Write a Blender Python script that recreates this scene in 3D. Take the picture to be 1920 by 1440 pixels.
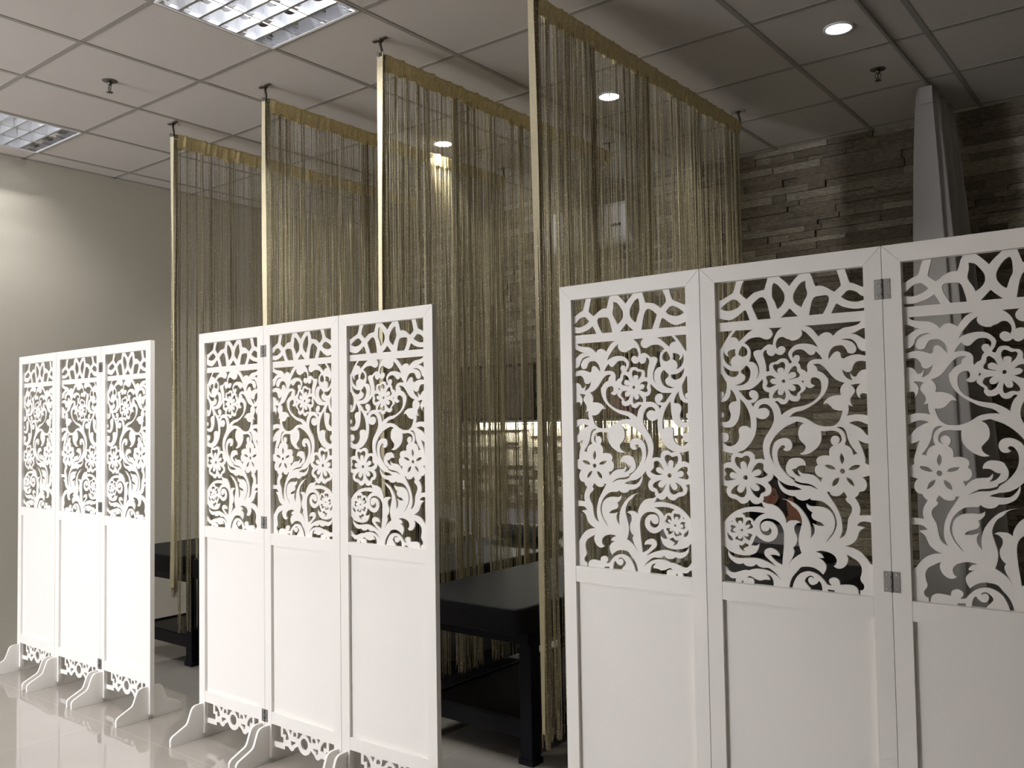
import bpy, bmesh, math, random
from mathutils import Vector, Matrix

for o in list(bpy.data.objects):
    bpy.data.objects.remove(o)
S = bpy.context.scene
C = S.collection
PI = math.pi

# ------------------------------------------------------------------ camera
CAMZ = 1.39
cam_d = bpy.data.cameras.new('camera')
cam = bpy.data.objects.new('camera', cam_d)
C.objects.link(cam)
yaw, pitch, roll, FPX = -0.664126675, 0.0420811279, -0.0160055294, 1650.40249
cy, sy, cp, sp = math.cos(yaw), math.sin(yaw), math.cos(pitch), math.sin(pitch)
fwd = Vector((sy * cp, cy * cp, sp))
rgt = Vector((cy, -sy, 0))
upv = rgt.cross(fwd)
c_, s_ = math.cos(roll), math.sin(roll)
r2 = c_ * rgt + s_ * upv
u2 = -s_ * rgt + c_ * upv
M = Matrix((r2, u2, -fwd)).transposed().to_4x4()
M.translation = Vector((0, 0, CAMZ))
cam.matrix_world = M
cam_d.sensor_width = 36
cam_d.lens = 36 * FPX / 1920
cam_d.clip_start = 0.05
cam_d.clip_end = 60
S.camera = cam

# ------------------------------------------------------------------ exposure, world
S.view_settings.view_transform = 'Standard'
S.view_settings.look = 'None'
S.view_settings.gamma = 1
S.view_settings.use_curve_mapping = False
S.view_settings.exposure = 0.34
SKY = 21.5            # daylight through the unseen window added behind the camera
W = bpy.data.worlds.new('world')
S.world = W
W.use_nodes = True
W.node_tree.nodes['Background'].inputs[0].default_value = (0.93, 0.93, 1.0, 1)
W.node_tree.nodes['Background'].inputs[1].default_value = SKY
TROFFER_W = 13.0        # watts of each of a troffer's three tubes
DOWN_W = 6.0
LED_W = 22.0
TROFFER_COL = (1.0, 0.97, 0.93)
DOWN_COL = (1.0, 0.95, 0.85)

# ------------------------------------------------------------------ materials
def mat(name, col, rough=0.6, metal=0.0, spec=0.5, noise=None, bump=None, emit=None, alpha=None):
    m = bpy.data.materials.new(name)
    m.use_nodes = True
    nt = m.node_tree
    b = nt.nodes['Principled BSDF']
    b.inputs['Base Color'].default_value = (*col, 1)
    b.inputs['Roughness'].default_value = rough
    b.inputs['Metallic'].default_value = metal
    b.inputs['Specular IOR Level'].default_value = spec
    tc = nt.nodes.new('ShaderNodeTexCoord')
    if noise:
        sc, amt = noise
        n = nt.nodes.new('ShaderNodeTexNoise'); n.inputs['Scale'].default_value = sc
        n.inputs['Detail'].default_value = 5
        nt.links.new(tc.outputs['Object'], n.inputs['Vector'])
        r = nt.nodes.new('ShaderNodeMapRange')
        r.inputs['To Min'].default_value = 1 - amt; r.inputs['To Max'].default_value = 1 + amt
        nt.links.new(n.outputs['Fac'], r.inputs['Value'])
        v = nt.nodes.new('ShaderNodeVectorMath'); v.operation = 'SCALE'
        v.inputs[0].default_value = col
        nt.links.new(r.outputs[0], v.inputs['Scale'])
        nt.links.new(v.outputs[0], b.inputs['Base Color'])
    if bump:
        sc, st = bump
        n = nt.nodes.new('ShaderNodeTexNoise'); n.inputs['Scale'].default_value = sc
        n.inputs['Detail'].default_value = 6
        nt.links.new(tc.outputs['Object'], n.inputs['Vector'])
        bp = nt.nodes.new('ShaderNodeBump'); bp.inputs['Strength'].default_value = st
        bp.inputs['Distance'].default_value = 0.004
        nt.links.new(n.outputs['Fac'], bp.inputs['Height'])
        nt.links.new(bp.outputs[0], b.inputs['Normal'])
    if emit:
        b.inputs['Emission Color'].default_value = (*emit[0], 1)
        b.inputs['Emission Strength'].default_value = emit[1]
    return m

M_ = {}
M_['lacquer'] = mat('white_lacquer', (0.82, 0.80, 0.765), 0.4, noise=(3, 0.02))
M_['wall'] = mat('cream_paint', (0.56, 0.53, 0.455), 0.5, noise=(1.2, 0.02), bump=(140, 0.1))
M_['wall_far'] = mat('white_paint', (0.72, 0.70, 0.66), 0.7, noise=(1.2, 0.02))
M_['tile'] = mat('ceiling_tile', (0.56, 0.53, 0.495), 0.85, noise=(300, 0.05), bump=(500, 0.15))
M_['tbar'] = mat('ceiling_tee_bar', (0.31, 0.29, 0.262), 0.5, noise=(8, 0.02))
M_['dado'] = mat('lilac_grey_paint', (0.30, 0.29, 0.32), 0.5, noise=(2, 0.03))
M_['steel'] = mat('brushed_steel', (0.22, 0.215, 0.205), 0.5, 1.0, noise=(200, 0.15))
M_['chrome'] = mat('chrome', (0.75, 0.75, 0.75), 0.15, 1.0, noise=(50, 0.03))
M_['alu'] = mat('bright_aluminium', (0.62, 0.64, 0.68), 0.30, 1.0, noise=(40, 0.04))
M_['mirror'] = mat('specular_aluminium', (0.80, 0.80, 0.82), 0.05, 1.0, noise=(40, 0.02))
M_['housing'] = mat('white_enamel', (0.80, 0.80, 0.80), 0.35, noise=(10, 0.02))
M_['black'] = mat('black_leatherette', (0.009, 0.009, 0.011), 0.5, spec=0.14, noise=(60, 0.25), bump=(220, 0.25))
M_['blackgloss'] = mat('black_gloss', (0.006, 0.006, 0.008), 0.08, noise=(10, 0.1))
M_['blackmetal'] = mat('black_enamel', (0.007, 0.007, 0.012), 0.4, spec=0.15, noise=(30, 0.2))
M_['header'] = mat('gold_woven_header', (0.85, 0.71, 0.38), 0.6, noise=(90, 0.35), bump=(350, 0.8))
M_['plastic'] = mat('white_plastic', (0.75, 0.75, 0.74), 0.4, noise=(5, 0.01))
M_['bronze'] = mat('dark_nickel', (0.16, 0.14, 0.12), 0.35, 1.0, noise=(80, 0.2))
M_['tube'] = mat('lit_tube', (1, 1, 1), 0.5, emit=((0.93, 0.96, 1.0), 14.0))
M_['lens'] = mat('lit_diffuser', (1, 1, 1), 0.5, emit=((1.0, 0.96, 0.90), 9.0))
M_['lens_cool'] = mat('lit_diffuser_cool', (1, 1, 1), 0.5, emit=((0.90, 0.90, 1.0), 10.0))
M_['led'] = mat('lit_led_bar', (1, 1, 1), 0.5, emit=((1.0, 1.0, 0.88), 8.0))
M_['skin'] = mat('printed_skin', (0.27, 0.12, 0.075), 0.25, noise=(60, 0.15))
M_['hair'] = mat('printed_hair', (0.02, 0.010, 0.008), 0.25, noise=(200, 0.4))
M_['lips'] = mat('printed_lips', (0.28, 0.05, 0.04), 0.25, noise=(60, 0.1))
M_['magenta'] = mat('printed_magenta', (0.12, 0.008, 0.05), 0.3, noise=(14, 0.6))
M_['umber'] = mat('printed_umber', (0.09, 0.07, 0.055), 0.25, noise=(9, 0.5))

def stone_mat():
    m = bpy.data.materials.new('split_ledgestone'); m.use_nodes = True
    nt = m.node_tree; b = nt.nodes['Principled BSDF']
    g = nt.nodes.new('ShaderNodeNewGeometry')
    tc = nt.nodes.new('ShaderNodeTexCoord')
    cr = nt.nodes.new('ShaderNodeValToRGB')
    cr.color_ramp.elements[0].position = 0; cr.color_ramp.elements[0].color = (0.155, 0.128, 0.090, 1)
    cr.color_ramp.elements[1].position = 1; cr.color_ramp.elements[1].color = (0.36, 0.325, 0.25, 1)
    e = cr.color_ramp.elements.new(0.55); e.color = (0.215, 0.185, 0.135, 1)
    nt.links.new(g.outputs['Random Per Island'], cr.inputs[0])
    mp = nt.nodes.new('ShaderNodeMapping'); mp.inputs['Scale'].default_value = (1, 1, 3.5)
    mp.inputs['Rotation'].default_value = (0, 0.35, 0)
    nt.links.new(tc.outputs['Object'], mp.inputs[0])
    n = nt.nodes.new('ShaderNodeTexNoise'); n.inputs['Scale'].default_value = 34; n.inputs['Detail'].default_value = 9; n.inputs['Roughness'].default_value = 0.62
    nt.links.new(mp.outputs[0], n.inputs['Vector'])
    r = nt.nodes.new('ShaderNodeMapRange'); r.inputs['From Min'].default_value = 0.28; r.inputs['From Max'].default_value = 0.72; r.inputs['To Min'].default_value = 0.55; r.inputs['To Max'].default_value = 1.6
    nt.links.new(n.outputs['Fac'], r.inputs['Value'])
    v = nt.nodes.new('ShaderNodeVectorMath'); v.operation = 'SCALE'
    nt.links.new(cr.outputs[0], v.inputs[0]); nt.links.new(r.outputs[0], v.inputs['Scale'])
    nt.links.new(v.outputs[0], b.inputs['Base Color'])
    bp = nt.nodes.new('ShaderNodeBump'); bp.inputs['Strength'].default_value = 0.9; bp.inputs['Distance'].default_value = 0.012
    nt.links.new(n.outputs['Fac'], bp.inputs['Height']); nt.links.new(bp.outputs[0], b.inputs['Normal'])
    b.inputs['Roughness'].default_value = 0.75
    return m
M_['stone'] = stone_mat()

def floor_mat():
    m = bpy.data.materials.new('polished_porcelain'); m.use_nodes = True
    nt = m.node_tree; b = nt.nodes['Principled BSDF']
    tc = nt.nodes.new('ShaderNodeTexCoord')
    mp = nt.nodes.new('ShaderNodeMapping'); mp.inputs['Location'].default_value = (3.33, -2.11, 0)
    nt.links.new(tc.outputs['Object'], mp.inputs[0])
    k = nt.nodes.new('ShaderNodeTexBrick')
    k.offset = 0; k.squash = 1
    k.inputs['Color1'].default_value = (0.37, 0.345, 0.315, 1)
    k.inputs['Color2'].default_value = (0.36, 0.335, 0.305, 1)
    k.inputs['Mortar'].default_value = (0.44, 0.41, 0.375, 1)
    k.inputs['Scale'].default_value = 1; k.inputs['Mortar Size'].default_value = 0.0022
    k.inputs['Brick Width'].default_value = 0.8; k.inputs['Row Height'].default_value = 0.8
    nt.links.new(mp.outputs[0], k.inputs['Vector'])
    n = nt.nodes.new('ShaderNodeTexNoise'); n.inputs['Scale'].default_value = 2.5; n.inputs['Detail'].default_value = 6
    nt.links.new(tc.outputs['Object'], n.inputs['Vector'])
    r = nt.nodes.new('ShaderNodeMapRange'); r.inputs['To Min'].default_value = 0.9; r.inputs['To Max'].default_value = 1.1
    nt.links.new(n.outputs['Fac'], r.inputs['Value'])
    v = nt.nodes.new('ShaderNodeVectorMath'); v.operation = 'SCALE'
    nt.links.new(k.outputs['Color'], v.inputs[0]); nt.links.new(r.outputs[0], v.inputs['Scale'])
    nt.links.new(v.outputs[0], b.inputs['Base Color'])
    b.inputs['Roughness'].default_value = 0.035
    b.inputs['Specular IOR Level'].default_value = 1.0
    return m
M_['floor'] = floor_mat()

def string_mat():
    m = bpy.data.materials.new('lurex_string'); m.use_nodes = True
    nt = m.node_tree; b = nt.nodes['Principled BSDF']
    g = nt.nodes.new('ShaderNodeNewGeometry'); tc = nt.nodes.new('ShaderNodeTexCoord')
    cr = nt.nodes.new('ShaderNodeValToRGB')
    cr.color_ramp.elements[0].color = (0.29, 0.24, 0.135, 1)
    cr.color_ramp.elements[1].color = (0.55, 0.50, 0.34, 1)
    nt.links.new(g.outputs['Random Per Island'], cr.inputs[0])
    vo = nt.nodes.new('ShaderNodeTexVoronoi'); vo.inputs['Scale'].default_value = 260
    nt.links.new(tc.outputs['Object'], vo.inputs['Vector'])
    sp_ = nt.nodes.new('ShaderNodeSeparateColor'); nt.links.new(vo.outputs['Color'], sp_.inputs[0])
    th = nt.nodes.new('ShaderNodeMath'); th.operation = 'GREATER_THAN'; th.inputs[1].default_value = 0.93
    nt.links.new(sp_.outputs[0], th.inputs[0])
    mx = nt.nodes.new('ShaderNodeMix'); mx.data_type = 'RGBA'
    nt.links.new(th.outputs[0], mx.inputs['Factor'])
    nt.links.new(cr.outputs[0], mx.inputs['A']); mx.inputs['B'].default_value = (1.0, 0.93, 0.68, 1)
    nt.links.new(mx.outputs['Result'], b.inputs['Base Color'])
    nt.links.new(th.outputs[0], b.inputs['Metallic'])
    rr = nt.nodes.new('ShaderNodeMapRange'); rr.inputs['To Min'].default_value = 0.55; rr.inputs['To Max'].default_value = 0.3
    nt.links.new(th.outputs[0], rr.inputs['Value']); nt.links.new(rr.outputs[0], b.inputs['Roughness'])
    return m
M_['string'] = string_mat()

def band_mat():
    m = mat('pale_ribbon', (0.62, 0.56, 0.37), 0.55, noise=(120, 0.15), bump=(300, 0.5))
    return m
M_['band'] = band_mat()

def sheer_mat():
    m = bpy.data.materials.new('white_voile'); m.use_nodes = True
    nt = m.node_tree; b = nt.nodes['Principled BSDF']; out = nt.nodes['Material Output']
    b.inputs['Base Color'].default_value = (0.70, 0.68, 0.66, 1); b.inputs['Roughness'].default_value = 0.8
    t = nt.nodes.new('ShaderNodeBsdfTranslucent'); t.inputs[0].default_value = (0.66, 0.66, 0.68, 1)
    mx = nt.nodes.new('ShaderNodeMixShader'); mx.inputs[0].default_value = 0.5
    nt.links.new(b.outputs[0], mx.inputs[1]); nt.links.new(t.outputs[0], mx.inputs[2])
    tc = nt.nodes.new('ShaderNodeTexCoord')
    n = nt.nodes.new('ShaderNodeTexNoise'); n.inputs['Scale'].default_value = 220
    nt.links.new(tc.outputs['Object'], n.inputs['Vector'])
    bp = nt.nodes.new('ShaderNodeBump'); bp.inputs['Strength'].default_value = 0.3; bp.inputs['Distance'].default_value = 0.002
    nt.links.new(n.outputs['Fac'], bp.inputs['Height']); nt.links.new(bp.outputs[0], b.inputs['Normal'])
    nt.links.new(mx.outputs[0], out.inputs[0])
    return m
M_['sheer'] = sheer_mat()

# ------------------------------------------------------------------ helpers
def tag(o, label=None, cat=None, group=None, kind=None):
    if label: o['label'] = label
    if cat: o['category'] = cat
    if group: o['group'] = group
    if kind: o['kind'] = kind
    return o

def empty(name, loc=(0, 0, 0), rz=0):
    o = bpy.data.objects.new(name, None); C.objects.link(o)
    o.empty_display_size = 0.1
    o.location = loc; o.rotation_euler = (0, 0, rz)
    return o

class MB:
    def __init__(s): s.bm = bmesh.new()
    def box(s, x0, x1, y0, y1, z0, z1, mi=0, bevel=0.0, seg=2):
        vs = [s.bm.verts.new(p) for p in ((x0,y0,z0),(x1,y0,z0),(x1,y1,z0),(x0,y1,z0),(x0,y0,z1),(x1,y0,z1),(x1,y1,z1),(x0,y1,z1))]
        fs = [s.bm.faces.new([vs[i] for i in q]) for q in ((3,2,1,0),(4,5,6,7),(0,1,5,4),(1,2,6,5),(2,3,7,6),(3,0,4,7))]
        for f in fs: f.material_index = mi
        if bevel > 0:
            es = list({e for f in fs for e in f.edges})
            bmesh.ops.bevel(s.bm, geom=es, offset=bevel, segments=seg, affect='EDGES', profile=0.6, clamp_overlap=True)
        return s
    def prism(s, pts, axis, a, b, mi=0):
        # pts: 2D polygon, extruded along axis from a to b
        def P(p, t):
            return {'x': (t, p[0], p[1]), 'y': (p[0], t, p[1]), 'z': (p[0], p[1], t)}[axis]
        A = [s.bm.verts.new(P(p, a)) for p in pts]; B = [s.bm.verts.new(P(p, b)) for p in pts]
        n = len(pts); fs = []
        for i in range(n):
            fs.append(s.bm.faces.new((A[i], A[(i+1) % n], B[(i+1) % n], B[i])))
        fs.append(s.bm.faces.new(A[::-1])); fs.append(s.bm.faces.new(B))
        for f in fs: f.material_index = mi
        return s
    def lathe(s, prof, cx, cy_, seg=24, mi=0, smooth=True):
        rings = []
        for r, z in prof:
            if r < 1e-6: rings.append([s.bm.verts.new((cx, cy_, z))])
            else: rings.append([s.bm.verts.new((cx + r*math.cos(2*PI*k/seg), cy_ + r*math.sin(2*PI*k/seg), z)) for k in range(seg)])
        for a, b in zip(rings, rings[1:]):
            for k in range(seg):
                k2 = (k+1) % seg
                if len(a) == 1 and len(b) == 1: continue
                if len(a) == 1: f = s.bm.faces.new((a[0], b[k2], b[k]))
                elif len(b) == 1: f = s.bm.faces.new((a[k], a[k2], b[0]))
                else: f = s.bm.faces.new((a[k], a[k2], b[k2], b[k]))
                f.material_index = mi; f.smooth = smooth
        return s
    def tube(s, pts, r, seg=8, mi=0, cap=True):
        pts = [Vector(p) for p in pts]; rings = []
        rr = r if isinstance(r, (list, tuple)) else [r]*len(pts)
        for i, p in enumerate(pts):
            d = (pts[min(i+1, len(pts)-1)] - pts[max(i-1, 0)]).normalized()
            ref = Vector((0, 0, 1)) if abs(d.z) < 0.9 else Vector((1, 0, 0))
            a = d.cross(ref).normalized(); b = d.cross(a)
            rings.append([s.bm.verts.new(p + rr[i]*(a*math.cos(2*PI*k/seg) + b*math.sin(2*PI*k/seg))) for k in range(seg)])
        for a, b in zip(rings, rings[1:]):
            for k in range(seg):
                f = s.bm.faces.new((a[k], a[(k+1) % seg], b[(k+1) % seg], b[k])); f.smooth = True; f.material_index = mi
        if cap:
            s.bm.faces.new(rings[0][::-1]).material_index = mi; s.bm.faces.new(rings[-1]).material_index = mi
        return s
    def mesh(s, name):
        bmesh.ops.recalc_face_normals(s.bm, faces=s.bm.faces)
        me = bpy.data.meshes.new(name); s.bm.to_mesh(me); s.bm.free()
        return me
    def build(s, name, mats, parent=None):
        me = s.mesh(name)
        for m in (mats if isinstance(mats, (list, tuple)) else [mats]): me.materials.append(m)
        return link(name, me, parent)

def link(name, me, parent=None):
    o = bpy.data.objects.new(name, me); C.objects.link(o)
    if parent: o.parent = parent
    return o

def children(o): return [c for c in bpy.data.objects if c.parent == o]

def copy_tree(o, parent=None):
    c = o.copy(); C.objects.link(c)
    if parent: c.parent = parent
    for ch in children(o): copy_tree(ch, c)
    return c

def fill_plate(name, loops, half, y):
    # flat plate with holes: constrained triangulation, even-odd test, real thickness (x-z plane)
    import numpy as np
    from mathutils.geometry import delaunay_2d_cdt
    vs, es = [], []
    for lp in loops:
        b = len(vs); n = len(lp)
        vs += [Vector(p) for p in lp]; es += [(b + k, b + (k + 1) % n) for k in range(n)]
    ov, oe, of, _, _, _ = delaunay_2d_cdt(vs, es, [], 0, 1e-7)
    P = np.array([tuple(v) for v in ov]); F = np.array(of)
    cen = P[F].mean(1)
    inside = np.zeros(len(F), bool)
    for a, b in es:
        (x0, y0), (x1, y1) = vs[a], vs[b]
        if y0 == y1: continue
        m = ((y0 > cen[:, 1]) != (y1 > cen[:, 1]))
        xi = (x1 - x0)*(cen[:, 1] - y0)/(y1 - y0) + x0
        inside ^= m & (cen[:, 0] < xi)
    F = F[inside]
    V = [(p[0], y - half, p[1]) for p in P] + [(p[0], y + half, p[1]) for p in P]
    n = len(P); faces = []; cnt = {}
    for t in F:
        a, b, c = (int(q) for q in t)
        faces.append((a, b, c)); faces.append((c + n, b + n, a + n))
        for e in ((a, b), (b, c), (c, a)):
            cnt.setdefault((min(e), max(e)), []).append(e)
    for k, l in cnt.items():
        if len(l) == 1:
            a, b = l[0]; faces.append((b, a, a + n, b + n))
    me = bpy.data.meshes.new(name); me.from_pydata(V, [], faces)
    bm = bmesh.new(); bm.from_mesh(me)
    bmesh.ops.delete(bm, geom=[v for v in bm.verts if not v.link_faces], context='VERTS')
    bmesh.ops.recalc_face_normals(bm, faces=bm.faces)
    bm.to_mesh(me); bm.free(); me.update()
    return me
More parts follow.
